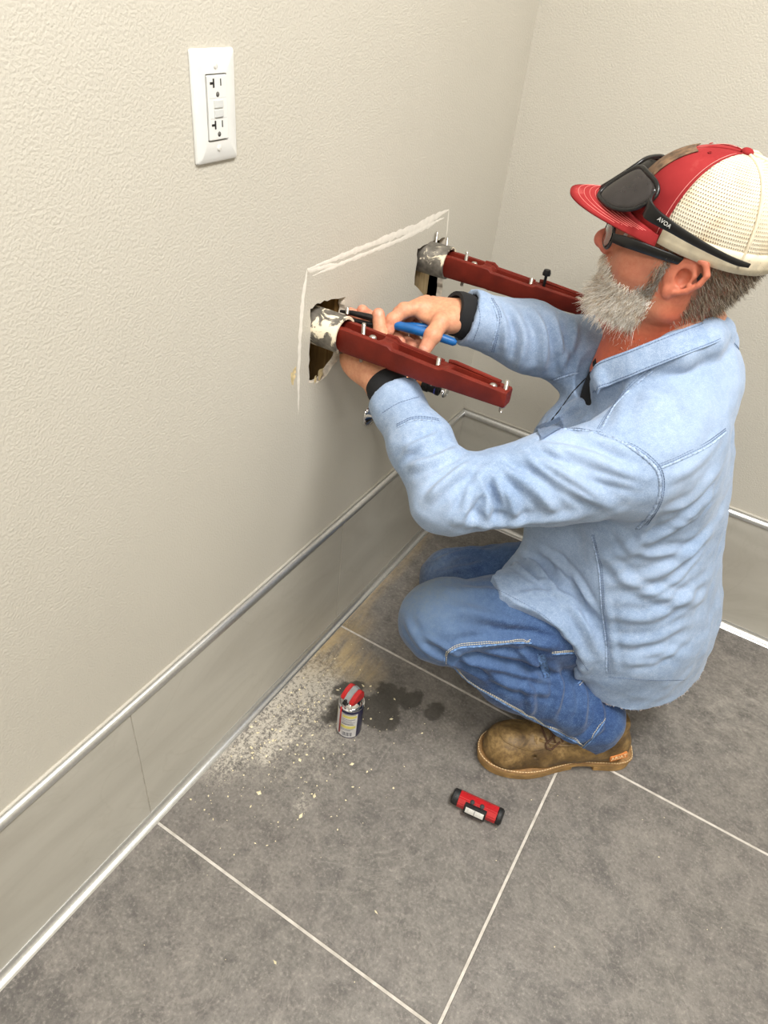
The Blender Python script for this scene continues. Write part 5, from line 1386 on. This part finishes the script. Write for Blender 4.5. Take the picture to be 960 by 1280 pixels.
def make_boot(heel, toe, pitch=0.0, flip=1):
    d = unit(np.array([toe[0] - heel[0], toe[1] - heel[1], 0.0])); n = np.array([-d[1], d[0], 0.0]) * flip
    # left foot: outer side is towards the camera
    cp, sp = math.cos(pitch), math.sin(pitch)
    def W(x, y, z):
        return np.array([heel[0], heel[1], heel[2] if len(heel) > 2 else 0.0]) + d * (x * cp + z * sp) + n * y + np.array([0, 0, 1.0]) * (z * cp - x * sp)
    F = Field((-0.02, -0.065, 0.02), (0.335, 0.065, 0.20), 0.0024)
    F.chain([(0.045, 0, 0.055), (0.12, 0, 0.052), (0.20, 0.002, 0.048), (0.265, 0.002, 0.048)], [0.037, 0.038, 0.044, 0.042], 0.02, sq=((0, 0, 1), 1.0))
    F.ell((0.262, 0.002, 0.045), (0.056, 0.047, 0.050), 0.02)
    F.cone((0.058, 0, 0.07), (0.066, 0, 0.12), 0.040, 0.040, 0.03); F.cone((0.10, 0, 0.085), (0.185, 0, 0.068), 0.044, 0.036, 0.03)
    F.cut(lambda X, Y, Z: 0.028 - Z, 0.003); F.halfcut((0.06, 0, 0.135), (0, 0, 1), 0.08)
    # apron stitching groove round the toe
    F.chain([(0.185, 0.036, 0.066), (0.225, 0.040, 0.066), (0.262, 0.036, 0.070), (0.288, 0.022, 0.074), (0.296, 0.0, 0.076), (0.288, -0.022, 0.074), (0.262, -0.036, 0.070), (0.225, -0.040, 0.066), (0.185, -0.036, 0.066)], [0.0030] * 9, 0.005, mode='-')
    for x in (0.195, 0.206, 0.217): F.chain([(x, -0.045, 0.060), (x + 0.006, -0.02, 0.094), (x + 0.006, 0.02, 0.094), (x, 0.045, 0.060)], [0.0016] * 4, 0.006, mode='-')
    V, Q = F.mesh(2)
    VW = np.array([W(*v) for v in V]); 
    if np.linalg.det(np.stack([d, n, [0, 0, 1]])) < 0: Q = Q[:, ::-1]
    lb = bvh_of(V, Q)
    def top(x, y, off):
        h = lb.ray_cast(Vector((x, y, 0.3)), Vector((0, 0, -1))); return (x, y, (h[0].z if h[0] is not None else 0.08) + off)
    root = empty('boot', W(0, 0, 0)); bpy.context.view_layer.update()
    adopt(obj('upper', mk_mesh('upper', VW, Q), M_LEA), root)
    def slab(name, z0, z1, grow, mat, x0=None, x1=None, bev=0.0015):
        P = [np.array(q) for q in SOLE]; Pd = [q[:2] for q in dense([np.array([*q, 0]) for q in P + [P[0]]], 0.006)][:-1]
        c = np.array([0.155, 0]); poly = []
        for q in Pd:
            v = q + unit(q - np.array([np.clip(q[0], 0.04, 0.27), 0])) * grow
            if x0 is not None and v[0] < x0 or x1 is not None and v[0] > x1: continue
            poly.append((v[0], v[1]))
        bm = bmesh.new(); prism(bm, poly, z0, z1, lambda u, v, w: W(u, v, w))
        bmesh.ops.remove_doubles(bm, verts=bm.verts, dist=0.0002)
        bmesh.ops.bevel(bm, geom=[e for e in bm.edges if len(e.link_faces) == 2 and e.calc_face_angle(0) > 1.0], offset=bev, segments=1, affect='EDGES')
        return adopt(obj(name, bm, mat, smooth=40), root)
    slab('sole', 0.012, 0.026, 0.004, M_SOLE, bev=0.004); slab('heel', 0.0, 0.0125, 0.003, M_SOLE, x1=0.085); slab('forefoot', 0.0, 0.0125, 0.001, M_SOLE, x0=0.125)
    slab('welt', 0.026, 0.0305, 0.0055, M_WELT)
    st = bmesh.new()
    Pd = dense([W(q[0], q[1], 0.0309) + (W(*(unit(np.array([q[0] - np.clip(q[0], .04, .27), q[1]])) * 0.0035), 0) - W(0, 0, 0)) for q in SOLE + SOLE[:1]], 0.004)
    stitch(st, [(p, np.array([0, 0, 1.0])) for p in Pd], 0.0008, 0.004, 0.002)
    adopt(obj('welt_stitching', st, M_CREAM), root)['kind'] = 'stuff'
    for i, x in enumerate((0.150, 0.165, 0.180)):
        bm = bmesh.new()
        sweep(bm, dense([W(*top(x + 0.028 - 0.004 * k * k, y, 0.0016)) for k, y in zip((-1.4, -.7, 0, .7, 1.4), (-0.030, -0.016, 0.0, 0.016, 0.032))], 0.006), 0.0024, 6); adopt(obj('lace', bm, M_LACE, smooth=True), root)
    bm = bmesh.new(); sweep(bm, dense([W(*top(.170, 0.0, .004)), W(*top(.186, .022, .006)), W(*top(.206, .034, .004)), W(*top(.196, .041, .003)), W(*top(.176, .032, .004))], 0.005), 0.0022, 6)
    adopt(obj('lace', bm, M_LACE, smooth=True), root)
    bm = bmesh.new(); sweep(bm, dense([W(*top(x, y, 0.0)) for x, y in ((.190, .034), (.225, .037), (.258, .034), (.284, .022), (.293, 0), (.284, -.022), (.258, -.034), (.225, -.037), (.190, -.034))], 0.005), 0.0018, 6); adopt(obj('apron_seam', bm, M_LEA, smooth=True), root)
    bm = bmesh.new(); sweep(bm, dense([W(*top(.196, y, 0.0004)) for y in (-.036, -.02, 0, .02, .036)], 0.005), 0.0016, 6); adopt(obj('vamp_seam', bm, M_LEA, smooth=True), root)
    # eyelet facing
    for s in (1, -1):
        bm = bmesh.new(); sweep(bm, dense([W(*top(.216, s * .022, -.002)), W(*top(.194, s * .031, -.002)), W(*top(.168, s * .035, -.002)), W(*top(.140, s * .036, -.002))], 0.008), 0.004, 6); adopt(obj('eyelet_facing', bm, M_LEA, smooth=True), root)
    return root, W, lb
bootL, WL, LBV = make_boot((0.728, -0.562), (0.470, -0.750)); adopt(bootL, person); tag(bootL, 'left boot, flat on the floor')
bootR, WR, _lb = make_boot((0.540, -0.225, 0.150), (0.72, -0.120), pitch=0.52, flip=-1); adopt(bootR, person); tag(bootR, 'right boot, bent on its toes')

# maker's tag on the heel of the left boot
def boot_tag():
    lm = text_mesh('ARIAT', 0.0125, 0.0004)
    def side(x, z):
        h = LBV.ray_cast(Vector((x, 0.12, z)), Vector((0, -1, 0))); return np.array((x, h[0].y if h[0] is not None else 0.04, z))
    p, px, pz = side(0.046, 0.064), side(0.062, 0.064), side(0.046, 0.078)
    P, PX, PZ = WL(*p), WL(*px), WL(*pz)
    rgt = unit(P - PX); n3 = unit(np.cross(rgt, PZ - P)); n3 = n3 if n3 @ (WL(0, 1, 0) - WL(0, 0, 0)) > 0 else -n3
    rgt = unit(rgt - n3 * (rgt @ n3)); up = np.cross(n3, rgt); up = up if up[2] > 0 else -up
    ca, sa = math.cos(0.2), math.sin(0.2); rg = rgt * ca + up * sa; uq = np.cross(n3, rg); c = P + n3 * 0.0012
    MM = Matrix(((rg[0], uq[0], n3[0], c[0]), (rg[1], uq[1], n3[1], c[1]), (rg[2], uq[2], n3[2], c[2]), (0, 0, 0, 1)))
    tg = obj('boot_tag', nbox(-0.019, 0.019, -0.0075, 0.0075, -0.004, 0.001, bev=0.0008, seg=1), M_TAG); tg.matrix_world = MM
    lt = obj('tag_lettering', lm, M_CREAM); lt.matrix_world = MM @ Matrix.Translation((0, 0, 0.0012))
    bpy.context.view_layer.update(); adopt(tg, bootL); adopt(lt, bootL)
boot_tag()
# ------------------------------------------------------------------ cap
def mat_cap_red():
    m = Mat('faded_red_twill', (196, 44, 48), 0.85, spec=0.15); co = m.coord(); a = m.noise(24, 4, vec=co); b = m.noise(1300, 2, vec=co)
    c = m.ramp(a, [(0.3, (134, 36, 38)), (0.62, (148, 45, 46)), (0.78, (176, 92, 88))]); m.color(c); m.bump(b, 0.25, 0.0006); return m.m
M_CRED = mat_cap_red()
def mat_cap_mesh():
    m = Mat('cream_net', (232, 220, 194), 0.8, spec=0.15)
    uv = m.n('ShaderNodeUVMap').outputs[0]; sp = m.n('ShaderNodeSeparateXYZ'); m.l(uv, sp.inputs[0])
    P = 2 * PI / 0.0030
    s1 = m.math('SINE', m.math('MULTIPLY', m.math('ADD', sp.outputs[0], m.math('MULTIPLY', sp.outputs[1], 0.55)), P)); s2 = m.math('SINE', m.math('MULTIPLY', sp.outputs[1], P * 0.62))
    h = m.math('ADD', m.math('MULTIPLY', s1, 0.7), m.math('MULTIPLY', s2, 0.5)); hole = m.ramp(m.math('ADD', m.math('MULTIPLY', h, 0.4), 0.5), [(0.74, 0.0), (0.82, 1.0)])
    st = m.noise(30, 4); m.color(m.mix(m.ramp(st, [(0.5, 0.0), (0.75, 0.6)]), (216, 206, 184), (186, 162, 122))); m.bump(h, 0.4, 0.0010)
    tr = m.n('ShaderNodeBsdfTransparent'); mx = m.n('ShaderNodeMixShader'); m.l(hole, mx.inputs[0]); m.l(m.b.outputs[0], mx.inputs[1]); m.l(tr.outputs[0], mx.inputs[2])
    m.l(mx.outputs[0], m.nt.nodes['Material Output'].inputs['Surface']); return m.m
M_NET = mat_cap_mesh()
M_CREAMC = simple('cream_cotton', (214, 202, 176), 0.9, var=0.06, scale=60, bump=0.2)
M_PATCH = simple('brown_leather_patch', (98, 76, 56), 0.7, var=0.35, scale=110, bump=0.4)
def dome(th, t, lift=0.0):
    """cap surface in head frame: th angle from the front towards the left ear, t 0 rim .. 1 top"""
    c, s = math.cos(th), math.sin(th)
    zr = 0.030 + 0.008 * c + 0.002 * s * s
    rx = 0.114 if c > 0 else 0.108
    ph = t * PI / 2; k = math.cos(ph) ** 0.80
    zt = 0.142
    x = -0.008 + (rx + lift) * c * k - 0.006 * t; y = (0.0885 + lift) * s * k; z = zr + (zt + lift - zr) * math.sin(ph) ** 1.0
    # crown front stands more upright
    if c > 0: x += 0.008 * c * math.sin(ph) * k
    return hd(x, y, z)
cap = empty('cap', hd(-0.008, 0, 0.01)); bpy.context.view_layer.update(); adopt(cap, person); tag(cap, 'red and cream mesh-back baseball cap')
def panel(name, th0, th1, t0, t1, mat, lift=0.0, n=14, m=16, thick=0.0012, parent=cap, tcap=0.985):
    bm = bmesh.new(); uvl = bm.loops.layers.uv.new('UVMap'); rows = []; UV = {}
    for i in range(n + 1):
        th = math.radians(th0 + (th1 - th0) * i / n); row = []
        for j in range(m + 1):
            t = t0 + (min(t1, tcap) - t0) * j / m; v = bm.verts.new(dome(th, t, lift)); UV[v] = (th * 0.10 * math.cos(t * PI / 2 * .9), t * 0.16); row.append(v)
        rows.append(row)
    for A, B in zip(rows[:-1], rows[1:]):
        for k in range(m):
            f = bm.faces.new((A[k], B[k], B[k + 1], A[k + 1]))
            for lp_ in f.loops: lp_[uvl].uv = UV[lp_.vert]
    me = bpy.data.meshes.new(name)
    bm.normal_update(); bm.to_mesh(me); bm.free()
    o = obj(name, me, mat, smooth=True); md = o.modifiers.new('thickness', 'SOLIDIFY'); md.thickness = thick; md.offset = -1
    return adopt(o, parent)
BND = 58
panel('front_panel', 0, BND, 0.0, 1, M_CRED); panel('front_panel', -BND, 0, 0.0, 1, M_CRED)
for a, b in ((BND, 119), (119, 180), (180, 241), (241, 302)): panel('mesh_panel', a, b, 0.0, 1, M_NET)
for a in (0, BND, 119, 180, 241, 302):
    bm = bmesh.new(); sweep(bm, [dome(math.radians(a), t, 0.0004) for t in np.linspace(0.0, 0.98, 20)], 0.0026 if 60 < a < 300 else 0.0012, 6); o = adopt(obj('panel_seam', bm, M_CREAMC if 60 < a < 300 else M_CRED, smooth=True), cap)
for s in (1, -1):
    bm = bmesh.new(); sweep(bm, [dome(math.radians(s * (BND - 2.2)), t, 0.0010) for t in np.linspace(0.02, 0.92, 24)], 0.0005, 4); adopt(obj('panel_stitching', bm, simple('pink_thread', (226, 140, 134), .8), smooth=True), cap)
panel('hat_band', BND + 1, 301, -0.045, 0.115, M_CREAMC, 0.0016, 40, 3)
panel('front_patch', -24, 20, 0.26, 0.72, M_PATCH, 0.0022, 12, 10, 0.0015)
bm = bmesh.new(); bmesh.ops.create_uvsphere(bm, u_segments=16, v_segments=10, radius=0.0085); bmesh.ops.scale(bm, vec=(1, 1, .6), verts=bm.verts)
o = obj('button', bm, M_CRED, smooth=True); c_ = hd(-0.014, 0, 0.1435); o.matrix_world = Matrix(((HF[0], HL[0], HU[0], c_[0]), (HF[1], HL[1], HU[1], c_[1]), (HF[2], HL[2], HU[2], c_[2]), (0, 0, 0, 1))); bpy.context.view_layer.update(); adopt(o, cap)
for th in (30, -30):
    q = dome(math.radians(th), .78, .0006); bm = bmesh.new(); n3 = unit(q - hd(-.01, 0, .04)); lathe(bm, [(0.0013, 0.0), (.0028, .0004), (.0022, .0012), (0.0013, .0004)], 12, q, n3); adopt(obj('eyelet', bm, M_CRED, smooth=True), cap)
def brim_pt(s, t, up=0.0):
    th = s * math.radians(58); c = math.cos(th)
    bx_, by_ = -0.008 + 0.114 * math.cos(th), 0.0885 * math.sin(th); z0 = 0.030 + 0.008 * c + 0.002 * math.sin(th) ** 2
    out = 0.086 * max(0.0, 1 - abs(s) ** 2.6)
    x = bx_ + out * t; y = by_ * (1 + 0.03 * t); z = z0 + 0.002 - 0.012 * s * s * t - 0.004 * t + 0.016 * t * (1 - t) * (1 - s * s) + up
    return hd(x, y, z)
bm = bmesh.new(); rows = []
for i in range(33):
    s = -1 + 2 * i / 32; rows.append([bm.verts.new(brim_pt(s, j / 10)) for j in range(11)])
for A, B in zip(rows[:-1], rows[1:]):
    for k in range(10): bm.faces.new((A[k], B[k], B[k + 1], A[k + 1]))
bmesh.ops.remove_doubles(bm, verts=bm.verts, dist=0.0003)
brim = obj('brim', bm, M_CRED, smooth=True); md = brim.modifiers.new('thickness', 'SOLIDIFY'); md.thickness = 0.0030; md.offset = 0; adopt(brim, cap)
M_PINK = simple('pink_brim_thread', (236, 130, 124), .8)
for j in range(7):
    t = 0.30 + j * 0.095; bm = bmesh.new(); sm_ = (1 - 0.0) * 0.93
    sweep(bm, [brim_pt(s, t, 0.0018) for s in np.linspace(-sm_, sm_, 60)], 0.0004, 4, caps=False); adopt(obj('brim_stitching', bm, M_PINK), brim)

# ------------------------------------------------------------------ eyeglasses and sunglasses
M_FRAME = simple('black_acetate', (18, 18, 19), 0.28, var=0.1)
M_GLASS = Mat('clear_lens', (240, 244, 246), 0.03, spec=0.6); M_GLASS.b.inputs['Transmission Weight'].default_value = 1.0; M_GLASS.b.inputs['IOR'].default_value = 1.2; M_GLASS.color(M_GLASS.ramp(M_GLASS.noise(5), [(0, (236, 240, 242)), (1, (246, 248, 250))])); M_GLASS = M_GLASS.m
M_DARKLENS = simple('smoked_lens', (44, 40, 40), 0.12, var=0.1, spec=0.6)
def make_glasses(name, G, lens_c, lw_, lh_, wrapk, tpl, th_h, fr, lens_mat, label, cat, tilt=0.0):
    root = empty(name, G(lens_c[0], 0, lens_c[2])); bpy.context.view_layer.update(); tag(root, label, cat)
    def LP_(s, u, v, out=0.0):     # lens coordinates -> head frame
        y = lens_c[1] + u * lw_; z = v * lh_
        x = lens_c[0] - wrapk * y * y + out - tilt * z
        return G(x, s * y, lens_c[2] + z)
    shape = [(math.copysign(abs(math.cos(t)) ** .62, math.cos(t)), math.copysign(abs(math.sin(t)) ** .72, math.sin(t)) * (1 - .12 * math.cos(t))) for t in np.linspace(0, 2 * PI, 40, endpoint=False)]
    for s in (1, -1):
        bm = bmesh.new(); sweep(bm, [LP_(s, u, v) for u, v in shape], fr, 8, closed=True); adopt(obj('rim', bm, M_FRAME, smooth=True), root)
        bm = bmesh.new(); rings = [[bm.verts.new(LP_(s, u * k, v * k, 0.0015)) for u, v in shape] for k in (1.0, .75, .5, .25)]; c = bm.verts.new(LP_(s, 0, 0, 0.0015))
        for A, B in zip(rings[:-1], rings[1:]):
            for k in range(40): bm.faces.new((A[k], A[(k + 1) % 40], B[(k + 1) % 40], B[k]))
        for k in range(40): bm.faces.new((rings[-1][k], rings[-1][(k + 1) % 40], c))
        o = adopt(obj('lens', bm, lens_mat, smooth=True), root); md = o.modifiers.new('thickness', 'SOLIDIFY'); md.thickness = 0.0016
        # temple arm
        P = dense([np.array(LP_(s, 0.98, 0.25))] + [G(x, s * y, z) for x, y, z in tpl], 0.004); bm = bmesh.new(); rows = []; N = len(P)
        upv = np.array(G(0, 0, 1)) - np.array(G(0, 0, 0))
        for i, p in enumerate(P):
            d = unit(P[min(N - 1, i + 1)] - P[max(0, i - 1)]); sdv = unit(np.cross(d, upv)); u_ = np.cross(sdv, d); q = i / (N - 1)
            hh = np.interp(q, [0, .12, .35, .7, .92, 1], th_h); ww = 0.0022 * (1 if q < .97 else .6)
            rows.append([bm.verts.new(p + sdv * ww * a + u_ * hh * b) for a, b in ((1, .8), (.6, 1), (-.6, 1), (-1, .8), (-1, -.8), (-.6, -1), (.6, -1), (1, -.8))])
        for A, B in zip(rows[:-1], rows[1:]):
            for k in range(8): bm.faces.new((A[k], A[(k + 1) % 8], B[(k + 1) % 8], B[k]))
        bm.faces.new(rows[0][::-1]); bm.faces.new(rows[-1]); adopt(obj('temple_arm', bm, M_FRAME, smooth=50), root)
    bm = bmesh.new(); sweep(bm, dense([LP_(1, -.95, .3), G(lens_c[0] - .001 - tilt * .25 * lh_, 0, lens_c[2] + .25 * lh_), LP_(-1, -.95, .3)], .004), fr * 1.1, 8); adopt(obj('bridge', bm, M_FRAME, smooth=True), root)
    return root, LP_
eyeg, _ = make_glasses('eyeglasses', hd, (0.122, 0.034, 0.006), 0.027, 0.019, 3.5, [(0.082, 0.075, 0.016), (0.040, 0.0795, 0.016), (0.005, 0.0795, 0.014), (-0.018, 0.0775, 0.004), (-0.028, 0.076, -0.012)], [.006, .0075, .0070, .0055, .004, .003], 0.0016, M_GLASS, 'black-framed clear eyeglasses worn below the red brim', 'glasses')
def gs(x, y, z):   # sunglasses sit on the cap, pitched up
    a = 0.10; return hd(-0.01 + (x + 0.01) * math.cos(a) - z * math.sin(a) * 0.0, y, z)
sung, SLP = make_glasses('sunglasses', gs, (0.132, 0.037, 0.071), 0.033, 0.026, 9.5, [(0.080, 0.090, 0.070), (0.040, 0.0975, 0.060), (-0.010, 0.0985, 0.049), (-0.050, 0.0935, 0.041), (-0.072, 0.086, 0.038)], [.014, .0105, .0065, .0045, .004, .003], 0.0030, M_DARKLENS, 'black wraparound sunglasses resting on the cap above its brim', 'sunglasses', tilt=0.85)
# white lettering on the near temple
lm = text_mesh('AVOA', 0.0075, 0.0003); p_, q_ = np.array(gs(0.066, 0.0955, 0.0670)), np.array(gs(0.044, 0.0993, 0.0615))
rg = unit(q_ - p_); nn = unit(HL - rg * (HL @ rg)); uq = np.cross(nn, rg); c_ = (p_ + q_) / 2 + nn * 0.0016
lt = obj('temple_lettering', lm, M_WHITE); lt.matrix_world = Matrix(((rg[0], uq[0], nn[0], c_[0]), (rg[1], uq[1], nn[1], c_[1]), (rg[2], uq[2], nn[2], c_[2]), (0, 0, 0, 1))); bpy.context.view_layer.update(); adopt(lt, sung)
